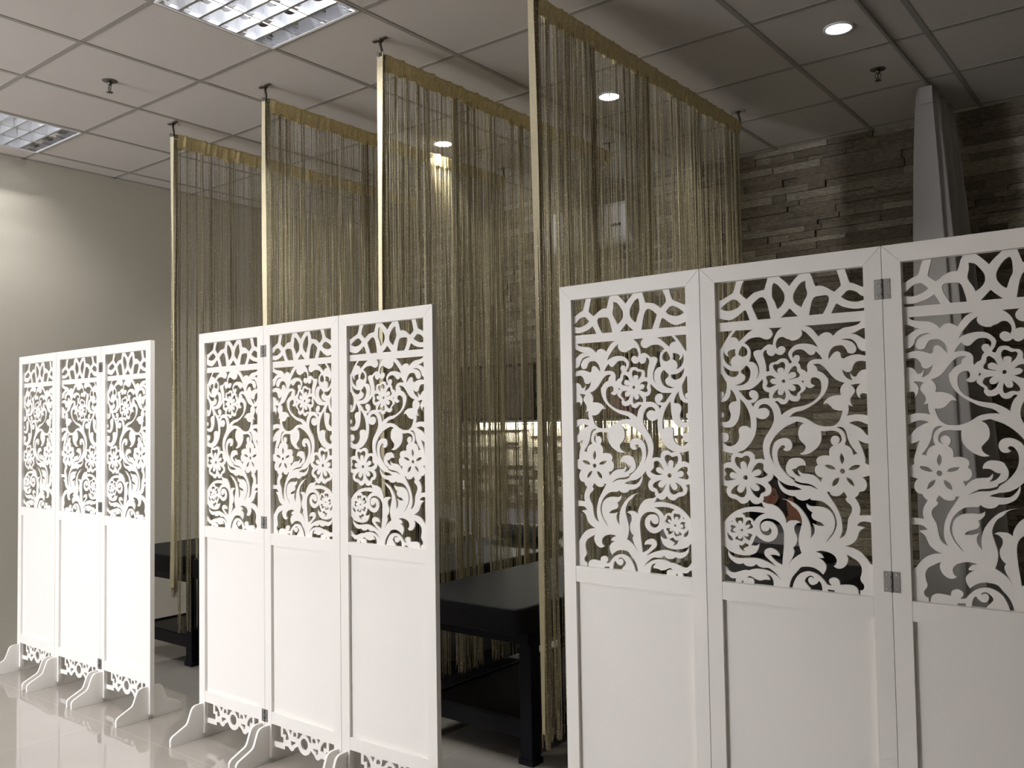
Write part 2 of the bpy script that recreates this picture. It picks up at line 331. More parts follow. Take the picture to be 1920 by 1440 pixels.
FRET = """6,8244 578,8244 569,8195 558,8146 545,8098 528,8046 508,7995 489,7955 478,7936 467,7925 449,7914 407,7892 351,7866 289,7838 221,7806 147,7771 6,7734
808,8244 1477,8244 1461,8191 1445,8140 1428,8089 1411,8037 1394,7984 1376,7932 1333,7927 1289,7921 1243,7914 1193,7905 1140,7895 1091,7881 1049,7859 1011,7833 975,7807 939,7780 904,7752 870,7724 840,7748 809,7773 778,7802 746,7834 714,7869 683,7905 692,7953 701,8000 712,8043 725,8082 739,8117 754,8150 771,8180 789,8208
111,7529 159,7574 208,7616 258,7653 313,7687 369,7716 418,7738 453,7750 481,7755 510,7754 539,7747 569,7734 599,7713 632,7683 666,7645 700,7604 679,7575 654,7546 620,7520 572,7497 516,7476 462,7460 417,7451 374,7446 331,7447 286,7454 241,7465 200,7479 167,7494 138,7511
6,7271 99,7253 144,7237 193,7222 249,7208 308,7196 363,7190 409,7194 451,7205 495,7222 543,7246 592,7276 640,7308 687,7345 733,7384 772,7413 796,7424 818,7427 836,7422 850,7406 861,7382 872,7350 893,7293 917,7222 943,7142 6,7133
1005,7546 1028,7571 1053,7597 1084,7624 1125,7658 1172,7694 1213,7722 1241,7736 1266,7742 1288,7744 1310,7741 1330,7734 1350,7720 1371,7702 1391,7677 1410,7642 1430,7590 1450,7528 1467,7467 1480,7408 1490,7351 1499,7295 1508,7241 1517,7190 1525,7140 1166,7136 1148,7185 1130,7233 1112,7280 1092,7323 1071,7365 1052,7407 1035,7452 1020,7499
1634,8091 1670,8076 1706,8057 1742,8031 1779,7992 1816,7946 1848,7899 1876,7854 1900,7807 1917,7760 1925,7711 1925,7661 1920,7616 1909,7578 1893,7545 1873,7513 1850,7481 1824,7450 1798,7424 1773,7404 1748,7389 1723,7376 1717,7385 1709,7400 1700,7421 1684,7472 1664,7537 1644,7595 1623,7637 1601,7672 1586,7709 1580,7751 1580,7795 1582,7842 1584,7899 1588,7960 1594,8010 1605,8045 1619,8070
1785,8244 2327,8244 2276,8197 2227,8150 2180,8102 2138,8055 2098,8008 2061,7960 2034,7997 2003,8035 1963,8079 1911,8129 1850,8185
1802,7143 1849,7180 1895,7218 1939,7256 1978,7295 2015,7335 2051,7375 2085,7337 2120,7299 2155,7261 2191,7221 2228,7180 2266,7140
2492,8061 2449,8053 2407,8042 2368,8022 2333,7992 2301,7955 2270,7914 2238,7871 2207,7825 2182,7781 2167,7741 2158,7703 2155,7665 2156,7624 2162,7583 2175,7544 2197,7507 2224,7473 2256,7441 2290,7414 2328,7390 2367,7367 2377,7397 2391,7431 2411,7474 2445,7534 2487,7604 2518,7664 2528,7703 2529,7735 2525,7769 2517,7807 2504,7846 2494,7891 2490,7943 2490,8000
2610,8244 3299,8244 3311,8200 3324,8156 3339,8101 3360,8022 3381,7932 3395,7864 3394,7846 3388,7834 3376,7820 3353,7797 3323,7772 3295,7748 3271,7728 3248,7710 3225,7693 3193,7711 3160,7732 3125,7754 3090,7781 3053,7809 3014,7835 2970,7857 2923,7877 2878,7889 2835,7894 2792,7892 2751,7887 2739,7905 2726,7929 2713,7961 2698,8013 2682,8075 2665,8131 2647,8172 2629,8207
3501,8244 3974,8244 3974,7737 3900,7758 3861,7779 3819,7803 3774,7828 3732,7850 3692,7867 3655,7880 3618,7892 3606,7918 3594,7947 3581,7981 3568,8025 3555,8075 3541,8123 3528,8167 3514,8209
2558,7143 2565,7188 2574,7237 2586,7293 2604,7366 2626,7446 2646,7510 2661,7544 2676,7568 2695,7588 2719,7603 2746,7614 2777,7622 2814,7626 2893,7626 2929,7628 2965,7630 2996,7628 3023,7622 3046,7612 3064,7598 3076,7578 3083,7555 3084,7526 3081,7493 3072,7455 3058,7413 3037,7362 3010,7307 2985,7257 2962,7216 2939,7180 2917,7147
3390,7549 3421,7580 3452,7610 3482,7636 3508,7661 3534,7683 3561,7697 3593,7700 3626,7695 3661,7687 3696,7676 3733,7662 3769,7641 3806,7611 3843,7575 3875,7539 3974,7506 3974,7414 3882,7402 3852,7394 3818,7388 3783,7385 3747,7385 3710,7389 3673,7395 3637,7405 3601,7418 3564,7433 3526,7451 3488,7470 3455,7490 3429,7509 3408,7529
3129,7140 3154,7191 3179,7240 3201,7283 3223,7324 3243,7359 3261,7382 3276,7386 3289,7378 3305,7366 3337,7345 3377,7317 3426,7290 3487,7267 3557,7246 3624,7229 3684,7216 3742,7208 3799,7206 3857,7212 3974,7224 3974,7140
6,6896 441,6891 403,6852 364,6811 325,6763 285,6709 244,6650 202,6585 158,6516 114,6441 6,6364
545,6891 1024,6877 976,6853 929,6827 882,6797 838,6761 795,6722 751,6684 706,6647 660,6612 614,6577 603,6609 589,6639 570,6664 543,6683 511,6698 480,6708 452,6712 424,6711 397,6709 415,6741 434,6772 457,6803 484,6833 514,6862
1463,6887 1830,6878 1786,6851 1744,6820 1706,6784 1671,6738 1641,6686 1616,6634 1597,6584 1583,6535 1575,6493 1572,6464 1573,6440 1578,6421 1534,6436 1491,6447 1450,6448 1410,6435 1372,6413 1337,6388 1305,6363 1275,6337 1247,6309 1208,6315 1171,6318 1134,6316 1098,6307 1063,6292 1037,6273 1026,6250 1024,6223 1030,6188 1048,6140 1075,6083 1101,6026 1125,5972 1147,5918 1164,5865 1173,5813 1176,5763 1175,5719 1171,5683 1164,5653 1152,5623 1134,5591 1112,5560 1087,5529 1105,5568 1121,5607 1133,5648 1139,5692 1140,5737 1137,5781 1129,5825 1116,5867 1097,5905 1073,5938 1044,5967 1012,5990 975,6002 935,6008 893,6010 908,6045 921,6081 932,6121 939,6167 944,6217 943,6267 937,6314 926,6361 909,6403 883,6439 850,6470 823,6494 805,6508 790,6517 777,6522 806,6556 839,6587 877,6613 923,6635 976,6653 1031,6664 1089,6668 1150,6667 1207,6659 1260,6638 1309,6612 1355,6592 1396,6586 1433,6587 1467,6597 1501,6617 1533,6645 1555,6675 1566,6706 1568,6740 1563,6771 1552,6799 1534,6825 1516,6847 1499,6863 1481,6876
183,6382 173,6345 165,6306 161,6264 160,6215 164,6163 175,6114 198,6067 228,6023 264,5985 304,5954 350,5930 398,5908 382,5944 369,5980 364,6016 368,6054 379,6092 399,6126 431,6155 472,6181 518,6206 511,6235 505,6264 502,6293 504,6323 509,6353 515,6384 477,6382 439,6379 406,6373 376,6365 349,6355 326,6341 307,6325 292,6306 285,6281 288,6249 299,6210 314,6168 283,6190 255,6212 231,6235 213,6260 199,6286 189,6312 183,6336 182,6359
724,6457 760,6435 793,6411 819,6384 838,6352 850,6317 855,6284 853,6253 843,6225 827,6200 801,6180 769,6164 736,6156 705,6159 674,6169 647,6181 626,6194 610,6209 596,6226 604,6264 613,6301 625,6335 642,6366 661,6394 679,6418 695,6435 710,6447
157,5940 190,5907 223,5876 260,5848 299,5823 340,5801 389,5785 448,5776 514,5772 584,5771 587,5741 585,5712 573,5685 549,5658 515,5632 476,5616 430,5613 379,5620 333,5634 294,5655 260,5682 230,5713 204,5749 183,5788 167,5828 159,5866 157,5903
806,5920 839,5897 869,5872 893,5842 911,5804 923,5762 928,5718 926,5674 917,5629 904,5585 886,5543 863,5502 832,5466 792,5434 745,5406 689,5386 623,5377 548,5377 469,5382 519,5394 567,5409 613,5426 656,5446 697,5469 730,5495 754,5524 769,5556 776,5586 774,5610 763,5633 747,5653 724,5671 694,5687 672,5705 661,5728 657,5753 656,5780 692,5809 725,5836 753,5861 775,5883 792,5902
6,5745 113,5685 145,5622 173,5567 196,5529 215,5500 228,5465 235,5419 236,5367 232,5316 223,5265 210,5214 194,5169 175,5130 154,5097 133,5071 113,5055 94,5046 6,5040 98,5064 119,5086 134,5108 143,5130 147,5151 144,5170 134,5189 118,5207 98,5221 6,5230
344,5287 343,5235 340,5185 332,5140 319,5099 301,5063 277,5030 246,4999 210,4972 169,4951 124,4939 6,4934 6,4663 100,4645 116,4620 125,4590 127,4563 121,4539 109,4518 91,4501 6,4489 6,4391 102,4378 140,4372 178,4374 214,4384 246,4400 273,4423 296,4453 314,4486 325,4521 330,4558 330,4596 321,4634 306,4672 294,4708 285,4743 278,4776 278,4807 288,4838 305,4868 325,4893 348,4911 375,4925 405,4935 436,4941 469,4943 503,4942 504,4975 502,5010 493,5048 477,5093 455,5142 430,5186 403,5223 374,5256
576,5243 628,5242 681,5242 736,5245 794,5246 854,5250 915,5263 976,5291 1037,5328 1095,5371 1149,5417 1200,5468 1249,5522 1260,5499 1269,5475 1272,5449 1266,5419 1255,5387 1249,5353 1254,5316 1264,5277 1279,5243 1299,5217 1324,5197 1351,5181 1380,5168 1411,5160 1442,5154 1433,5131 1426,5107 1423,5082 1425,5055 1430,5027 1438,4998 1386,5003 1335,5005 1284,5002 1232,4992 1180,4977 1133,4958 1093,4934 1059,4906 1030,4875 1008,4844 991,4810 977,4775 917,4878 957,4884 995,4894 1031,4912 1067,4942 1099,4980 1122,5018 1133,5055 1133,5093 1125,5127 1107,5160 1081,5191 1052,5215 1024,5228 994,5235 965,5234 936,5227 909,5213 888,5196 874,5174 868,5150 868,5123 876,5093 891,5062 908,5037 927,5021 948,5012 971,5006 952,4991 931,4979 906,4971 874,4968 838,4969 805,4979 780,4996 758,5021 730,5054 687,5106 634,5171
614,5008 652,4970 690,4929 726,4883 761,4830 794,4771 823,4710 847,4645 866,4578 881,4514 890,4455 894,4399 896,4344 896,4290 893,4238 889,4186 870,4207 849,4226 822,4242 788,4255 748,4265 708,4268 667,4264 626,4253 592,4237 569,4214 554,4185 546,4151 547,4113 555,4071 560,4029 559,3988 554,3946 544,3907 527,3868 505,3830 476,3796 441,3766 400,3741 358,3722 314,3712 269,3709 227,3714 188,3732 153,3758 124,3783 103,3801 89,3817 6,3832 113,3827 147,3825 178,3832 205,3851 229,3877 245,3906 254,3939 254,3973 248,4005 236,4033 217,4057 184,4074 134,4082 6,4083 6,4279 93,4257 137,4240 180,4230 224,4226 267,4227 312,4233 357,4244 399,4263 438,4293 474,4331 505,4372 533,4417 555,4465 574,4519 588,4577 598,4640 605,4714 610,4803 613,4903
6,3589 120,3566 170,3548 218,3537 262,3530 300,3525 327,3521 348,3519 365,3518 343,3486 324,3453 310,3414 304,3370 303,3322 306,3272 266,3273 226,3271 188,3265 151,3251 115,3231 6,3214
1126,4716 1130,4746 1138,4775 1154,4800 1181,4822 1217,4840 1255,4851 1295,4852 1338,4845 1378,4831 1414,4809 1446,4780 1475,4745 1498,4702 1518,4652 1532,4600 1541,4545 1546,4487 1544,4432 1535,4383 1519,4337 1498,4290 1472,4238 1440,4186 1408,4135 1373,4086 1337,4039 1305,3991 1278,3940 1256,3888 1238,3835 1226,3781 1218,3725 1216,3667 1219,3602 1226,3535 1235,3475 1244,3426 1255,3385 1266,3348 1231,3361 1193,3372 1150,3377 1100,3377 1045,3371 987,3363 985,3406 979,3447 965,3483 939,3517 904,3546 866,3567 826,3577 782,3579 740,3573 702,3559 666,3537 630,3511 601,3520 573,3528 546,3535 523,3540 502,3543 482,3546 554,3565 624,3587 690,3619 751,3663 808,3717 860,3773 905,3831 945,3893 979,3955 1005,4019 1024,4084 1040,4149 1051,4214 1057,4280 1060,4342 1058,4399 1053,4453 1045,4504 1095,4478 1145,4456 1193,4444 1242,4444 1289,4453 1331,4471 1368,4501 1401,4539 1420,4578 1424,4616 1416,4654 1399,4686 1372,4713 1337,4735 1302,4748 1268,4751 1233,4745 1202,4739 1174,4732 1150,4724
411,3330 413,3362 419,3394 432,3416 455,3424 486,3422 517,3417 547,3408 578,3397 607,3394 633,3406 658,3427 685,3444 715,3453 746,3458 774,3457 799,3447 821,3430 837,3409 846,3385 850,3356 847,3324 834,3290 813,3254 793,3214 775,3173 757,3129 738,3085 746,3126 750,3165 747,3201 733,3236 713,3268 693,3290 677,3302 661,3306 642,3302 616,3293 587,3277 569,3247 567,3200 576,3139 590,3072 557,3096 525,3121 497,3148 472,3179 452,3212 435,3245 423,3274 415,3302
875,2993 900,3052 927,3108 956,3157 989,3199 1024,3235 1059,3260 1094,3272 1129,3274 1159,3269 1185,3260 1206,3245 1220,3222 1222,3186 1217,3141 1217,3102 1224,3075 1236,3053 1252,3031 1280,3007 1314,2984 1329,2961 1316,2939 1286,2918 1248,2899 1204,2881 1152,2866 1098,2859 1042,2864 983,2878 923,2895 968,2900 1011,2907 1049,2918 1085,2936 1117,2957 1139,2980 1149,3005 1149,3030 1141,3053 1123,3071 1096,3087 1067,3094 1035,3090 1000,3077 966,3061 934,3041 905,3018
956,2723 1024,2710 1087,2695 1142,2676 1189,2649 1226,2619 1252,2588 1263,2559 1262,2530 1249,2504 1217,2487 1173,2473 1136,2452 1114,2416 1098,2374 1083,2342 1068,2328 1052,2323 1032,2328 996,2350 951,2386 910,2431 877,2488 847,2555 819,2626 842,2599 865,2574 888,2551 912,2532 936,2515 962,2506 995,2504 1030,2509 1058,2521 1075,2544 1085,2573 1085,2602 1074,2627 1053,2650 1030,2672 1007,2691 982,2707
535,2673 484,2655 436,2635 391,2607 348,2568 309,2522 284,2481 279,2449 288,2423 308,2403 340,2395 383,2394 424,2388 459,2371 492,2348 525,2331 560,2322 596,2318 628,2323 656,2341 682,2367 701,2399 714,2437 720,2479 722,2521 719,2560 711,2599 700,2637 683,2588 665,2543 646,2506 624,2480 602,2462 580,2450 558,2445 537,2446 516,2453 494,2468 472,2489 458,2512 454,2535 458,2559 468,2585 485,2613 508,2643
461,2959 421,3007 381,3050 340,3083 296,3105 250,3117 210,3122 176,3120 147,3111 126,3096 115,3073 113,3045 116,3017 128,2993 146,2970 153,2944 135,2912 107,2876 90,2844 94,2813 111,2785 135,2766 166,2759 205,2762 253,2769 311,2781 378,2798 449,2817 407,2816 368,2818 332,2826 301,2841 274,2862 256,2885 250,2910 254,2936 263,2959 277,2979 296,2995 324,3002 363,2996 410,2980
772,2860 763,2893 739,2917 707,2926 674,2917 650,2893 641,2860 650,2828 674,2804 707,2795 739,2804 763,2828
1557,5869 1568,5887 1586,5901 1607,5910 1629,5908 1653,5900 1680,5899 1712,5914 1747,5937 1779,5954 1805,5959 1827,5958 1847,5950 1864,5934 1877,5913 1886,5888 1890,5864 1889,5836 1884,5805 1873,5768 1857,5727 1839,5683 1844,5717 1846,5747 1842,5771 1828,5788 1808,5799 1787,5805 1765,5808 1742,5807 1721,5801 1702,5791 1685,5776 1676,5756 1676,5727 1682,5692 1692,5654 1664,5677 1637,5699 1614,5723 1594,5747 1578,5772 1567,5797 1558,5822 1554,5848
1962,5607 1982,5660 2003,5709 2026,5751 2055,5782 2086,5806 2112,5822 2130,5831 2146,5834 2160,5832 2173,5823 2185,5809 2195,5790 2199,5762 2201,5728 2208,5695 2228,5665 2252,5637 2267,5609 2268,5582 2260,5556 2242,5535 2210,5521 2169,5513 2127,5505 2083,5496 2039,5488 2007,5484 1999,5485 1994,5490 1995,5496 2029,5501 2061,5507 2091,5516 2120,5526 2146,5538 2164,5555 2172,5579 2172,5608 2166,5633 2152,5652 2131,5667 2108,5676 2085,5679 2061,5676 2036,5667 2011,5652 1987,5631
2055,5354 2097,5354 2136,5353 2170,5350 2197,5346 2220,5341 2240,5328 2261,5304 2279,5273 2290,5244 2291,5221 2284,5200 2271,5179 2249,5158 2221,5138 2198,5118 2189,5095 2187,5073 2180,5055 2165,5042 2146,5034 2125,5033 2097,5042 2067,5059 2042,5075 2027,5086 2017,5096 2007,5112 1990,5147 1969,5193 1947,5244 1971,5222 1996,5202 2022,5187 2050,5177 2080,5173 2105,5175 2125,5186 2140,5205 2149,5225 2150,5248 2145,5273 2132,5297 2112,5317 2085,5336
1536,5007 1528,5025 1526,5050 1534,5079 1553,5113 1581,5150 1610,5184 1638,5210 1668,5233 1698,5253 1683,5219 1671,5187 1666,5158 1667,5134 1674,5114 1686,5098 1703,5086 1724,5079 1746,5077 1767,5081 1788,5090 1807,5106 1823,5131 1837,5164 1849,5200 1862,5163 1873,5127 1879,5092 1881,5058 1879,5024 1872,4997 1860,4977 1843,4962 1822,4956 1797,4964 1767,4982 1739,4996 1713,5003 1689,5007 1666,5008 1645,5004 1625,4997 1605,4993 1580,4993 1554,4997
1355,5566 1370,5586 1396,5602 1426,5611 1460,5612 1499,5606 1536,5594 1570,5574 1601,5548 1632,5518 1591,5524 1554,5527 1522,5523 1495,5509 1475,5488 1466,5465 1473,5440 1492,5413 1518,5391 1552,5377 1594,5369 1640,5362 1596,5341 1554,5322 1516,5307 1483,5295 1455,5287 1429,5286 1402,5293 1377,5306 1363,5325 1368,5349 1384,5379 1395,5408 1396,5432 1391,5456 1385,5480 1373,5509 1358,5540
1879,5446 1873,5469 1856,5487 1832,5493 1808,5487 1791,5469 1785,5446 1791,5422 1808,5404 1832,5398 1856,5404 1873,5422
1397,6317 1365,6304 1337,6289 1316,6268 1302,6242 1294,6210 1293,6173 1302,6127 1319,6075 1334,6026 1344,5985 1353,5947 1360,5903 1364,5850 1366,5791 1367,5729 1401,5722 1430,5722 1449,5735 1453,5770 1447,5819 1448,5863 1461,5897 1481,5926 1510,5949 1551,5960 1600,5964 1645,5973 1682,5994 1714,6019 1745,6039 1774,6048 1802,6051 1830,6051 1863,6050 1896,6045 1926,6029 1952,5997 1974,5955 1995,5906 2012,5908 2029,5910 2043,5916 2058,5923 2070,5934 2073,5950 2060,5973 2038,6003 2018,6036 2001,6074 1985,6116 1978,6157 1984,6192 2000,6226 2025,6261 2061,6300 2106,6340 2152,6371 2198,6391 2246,6402 2296,6409 2350,6412 2405,6411 2461,6405 2516,6396 2571,6382 2623,6364 2671,6343 2716,6319 2760,6292 2741,6333 2720,6375 2695,6418 2665,6462 2631,6508 2594,6553 2554,6601 2512,6649 2470,6691 2427,6725 2385,6752 2343,6776 2356,6743 2364,6709 2363,6676 2351,6640 2329,6605 2301,6574 2265,6550 2223,6530 2181,6516 2137,6510 2094,6510 2061,6513 2051,6519 2047,6529 2038,6538 2011,6547 1977,6556 1942,6568 1911,6587 1879,6609 1847,6623 1814,6627 1781,6624 1750,6613 1721,6593 1695,6566 1674,6534 1660,6497 1653,6456 1651,6416 1657,6380 1669,6345 1685,6311 1697,6328 1711,6345 1730,6358 1756,6370 1786,6380 1816,6381 1845,6371 1872,6351 1892,6329 1902,6303 1904,6274 1897,6245 1878,6214 1851,6184 1822,6161 1790,6150 1757,6148 1724,6153 1693,6165 1663,6184 1633,6206 1615,6182 1597,6160 1577,6144 1553,6134 1528,6130 1503,6132 1477,6142 1451,6159 1430,6177 1414,6196 1402,6217 1394,6239 1392,6264 1393,6290
2699,6196 2695,6176 2688,6157 2674,6139 2651,6120 2621,6102 2592,6093 2565,6096 2539,6107 2511,6125 2481,6152 2450,6185 2420,6213 2394,6233 2368,6248 2339,6258 2301,6264 2260,6265 2221,6261 2185,6252 2152,6238 2124,6219 2102,6196 2086,6169 2079,6139 2081,6106 2092,6069 2107,6031 2117,6060 2129,6085 2144,6104 2166,6116 2192,6120 2216,6119 2239,6111 2259,6098 2274,6080 2284,6060 2287,6036 2284,6009 2272,5980 2252,5950 2229,5918 2247,5901 2264,5881 2280,5856 2290,5821 2298,5781 2312,5749 2336,5732 2366,5722 2393,5709 2414,5688 2433,5663 2450,5636 2461,5656 2470,5678 2475,5706 2472,5742 2466,5783 2467,5823 2480,5860 2501,5896 2528,5925 2563,5948 2604,5965 2646,5977 2689,5983 2733,5983 2774,5982 2809,5979 2840,5975 2870,5970 2855,6001 2839,6032 2822,6061 2805,6087 2786,6111 2767,6134 2745,6155 2723,6176
2619,5850 2667,5859 2713,5864 2758,5859 2802,5844 2844,5819 2883,5790 2918,5757 2951,5720 2982,5681 3012,5642 3040,5601 3069,5562 3101,5524 3134,5487 3168,5454 3203,5428 3239,5406 3278,5386 3321,5367 3367,5352 3415,5337 3386,5316 3360,5292 3337,5264 3317,5230 3301,5191 3293,5152 3295,5112 3303,5071 3316,5030 3261,5032 3207,5031 3155,5025 3102,5014 3051,4997 3006,4977 2970,4953 2939,4927 2913,4899 2890,4871 2870,4842 2853,4813 2890,4823 2924,4830 2956,4829 2983,4815 3006,4793 3029,4769 3051,4742 3073,4713 3099,4687 3132,4667 3170,4651 3210,4639 3251,4634 3295,4634 3340,4637 3331,4592 3321,4547 3306,4501 3287,4451 3264,4399 3235,4353 3198,4313 3155,4278 3108,4252 3058,4238 3005,4235 2890,4235 2829,4239 2767,4250 2706,4269 2646,4295 2585,4326 2524,4365 2463,4409 2402,4445 2340,4468 2278,4483 2215,4494 2152,4500 2089,4501 2025,4499 1958,4481 1998,4526 2043,4567 2100,4602 2172,4626 2255,4644 2338,4668 2418,4703 2498,4745 2576,4791 2651,4840 2724,4893 2788,4948 2844,5006 2891,5066 2931,5129 2963,5198 2986,5270 3001,5334 3006,5390 3004,5438 2999,5473 2994,5479 2985,5481 2976,5485 2951,5519 2917,5565 2877,5605 2833,5635 2783,5660 2730,5682 2728,5715 2723,5746 2710,5776 2686,5802 2655,5827
2548,5422 2554,5451 2566,5481 2586,5502 2616,5511 2653,5512 2690,5504 2727,5489 2763,5466 2792,5435 2809,5394 2818,5346 2822,5295 2822,5242 2818,5187 2805,5133 2785,5082 2757,5032 2720,4985 2671,4940 2613,4898 2555,4862 2503,4833 2451,4811 2389,4791 2302,4772 2204,4755 2128,4743 2101,4739 2081,4736 2056,4728 2005,4706 1944,4677 1886,4646 1836,4614 1790,4579 1745,4544 1740,4584 1733,4625 1722,4668 1705,4717 1684,4768 1660,4812 1635,4846 1607,4874 1577,4898 1601,4912 1626,4922 1651,4920 1678,4901 1706,4870 1734,4846 1762,4834 1790,4828 1819,4828 1848,4834 1878,4847 1904,4866 1926,4892 1945,4924 1962,4959 1985,4940 2009,4923 2037,4910 2072,4901 2110,4896 2144,4895 2171,4897 2194,4903 2216,4917 2240,4943 2264,4978 2278,5009 2273,5034 2258,5057 2256,5081 2281,5107 2319,5134 2353,5160 2378,5183 2400,5205 2414,5228 2418,5253 2416,5279 2409,5305 2433,5279 2458,5257 2484,5242 2515,5236 2547,5238 2578,5246 2605,5259 2630,5279 2654,5301 2621,5316 2592,5332 2569,5351 2555,5373 2549,5397
2309,5420 2362,5453 2369,5368
2440,6877 3865,6882 3846,6856 3822,6831 3787,6809 3735,6792 3672,6778 3610,6767 3550,6760 3490,6757 3432,6746 3376,6725 3321,6698 3273,6667 3231,6632 3195,6594 3161,6555 3141,6585 3118,6612 3091,6634 3057,6650 3018,6662 2978,6665 2938,6659 2898,6645 2862,6627 2833,6608 2809,6587 2787,6563 2752,6615 2716,6665 2680,6711 2644,6754 2606,6793 2567,6825 2526,6848 2483,6864
3493,6581 3543,6580 3595,6583 3648,6593 3707,6614 3768,6643 3826,6670 3879,6694 3974,6716 3974,6410 3900,6436 3863,6464 3821,6495 3777,6527 3735,6552 3698,6567 3663,6574 3626,6579 3584,6582 3539,6582
3355,6447 3391,6457 3427,6464 3468,6467 3514,6464 3564,6456 3611,6441 3652,6415 3691,6381 3722,6344 3741,6304 3753,6260 3768,6221 3789,6190 3812,6164 3842,6142 3880,6125 3974,6113 3974,6000 3876,6021 3828,6036 3777,6045 3725,6047 3675,6045 3630,6040 3586,6032 3542,6019 3497,6002 3452,5981 3407,5958 3382,5966 3359,5977 3342,5996 3335,6028 3334,6067 3327,6100 3308,6125 3284,6145 3257,6155 3227,6152 3195,6139 3166,6121 3141,6099 3118,6073 3096,6045 3072,6016 3048,5987 3025,5956 3022,5993 3022,6032 3028,6072 3043,6117 3064,6165 3089,6207 3120,6242 3155,6271 3194,6292 3238,6304 3286,6308 3329,6306 3363,6303 3391,6294 3417,6278 3441,6250 3462,6216 3481,6182 3494,6152 3505,6122 3523,6100 3555,6085 3596,6077 3632,6077 3664,6089 3691,6109 3711,6134 3720,6164 3721,6199 3714,6236 3697,6276 3672,6318 3641,6354 3603,6382 3558,6403 3510,6420 3461,6433 3409,6441
3355,5698 3375,5676 3396,5655 3420,5638 3447,5622 3477,5610 3507,5606 3539,5613 3571,5629 3597,5652 3612,5685 3620,5725 3633,5764 3655,5801 3681,5836 3713,5862 3754,5875 3800,5879 3845,5877 3886,5870 3974,5857 3974,5659 3875,5653 3837,5641 3803,5620 3773,5593 3748,5566 3730,5537 3718,5508 3702,5489 3678,5484 3651,5490 3625,5503 3601,5525 3578,5553 3555,5586 3559,5556 3563,5526 3570,5494 3580,5462 3593,5429 3607,5395 3562,5411 3519,5429 3480,5453 3447,5483 3419,5519 3395,5559 3377,5602 3365,5649
3563,5272 3604,5285 3645,5296 3685,5304 3724,5307 3762,5306 3801,5304 3773,5275 3747,5246 3726,5216 3708,5188 3695,5160 3690,5127 3697,5083 3711,5033 3730,4990 3751,4959 3776,4935 3803,4914 3789,4929 3778,4946 3773,4966 3775,4993 3784,5022 3797,5045 3814,5057 3836,5062 3862,5061 3893,5052 3974,5036 3974,4494 3855,4513 3802,4527 3746,4533 3687,4533 3628,4529 3568,4521 3507,4509 3446,4494 3464,4540 3479,4587 3488,4634 3490,4681 3487,4728 3481,4775 3601,4727 3580,4754 3562,4783 3549,4814 3541,4851 3537,4891 3541,4928 3556,4959 3577,4987 3599,5017 3622,5050 3644,5084 3657,5117 3655,5149 3643,5180 3627,5208 3609,5232 3587,5253
3489,4316 3534,4335 3578,4350 3622,4360 3663,4365 3704,4364 3753,4354 3815,4331 3886,4299 3974,4262 3974,3979 3894,4021 3864,4066 3830,4114 3790,4156 3744,4190 3693,4220 3641,4247 3590,4272 3540,4295
3179,4205 3207,4216 3236,4222 3264,4223 3294,4215 3325,4201 3352,4181 3375,4157 3395,4127 3411,4090 3424,4041 3433,3985 3444,3931 3459,3884 3475,3840 3495,3795 3520,3750 3549,3704 3579,3660 3609,3618 3641,3577 3673,3537 3563,3507 3560,3544 3555,3581 3544,3615 3529,3647 3508,3678 3481,3705 3446,3727 3405,3745 3361,3761 3378,3802 3391,3843 3398,3886 3399,3931 3393,3978 3380,4022 3362,4063 3337,4102 3306,4136 3269,4163 3225,4185
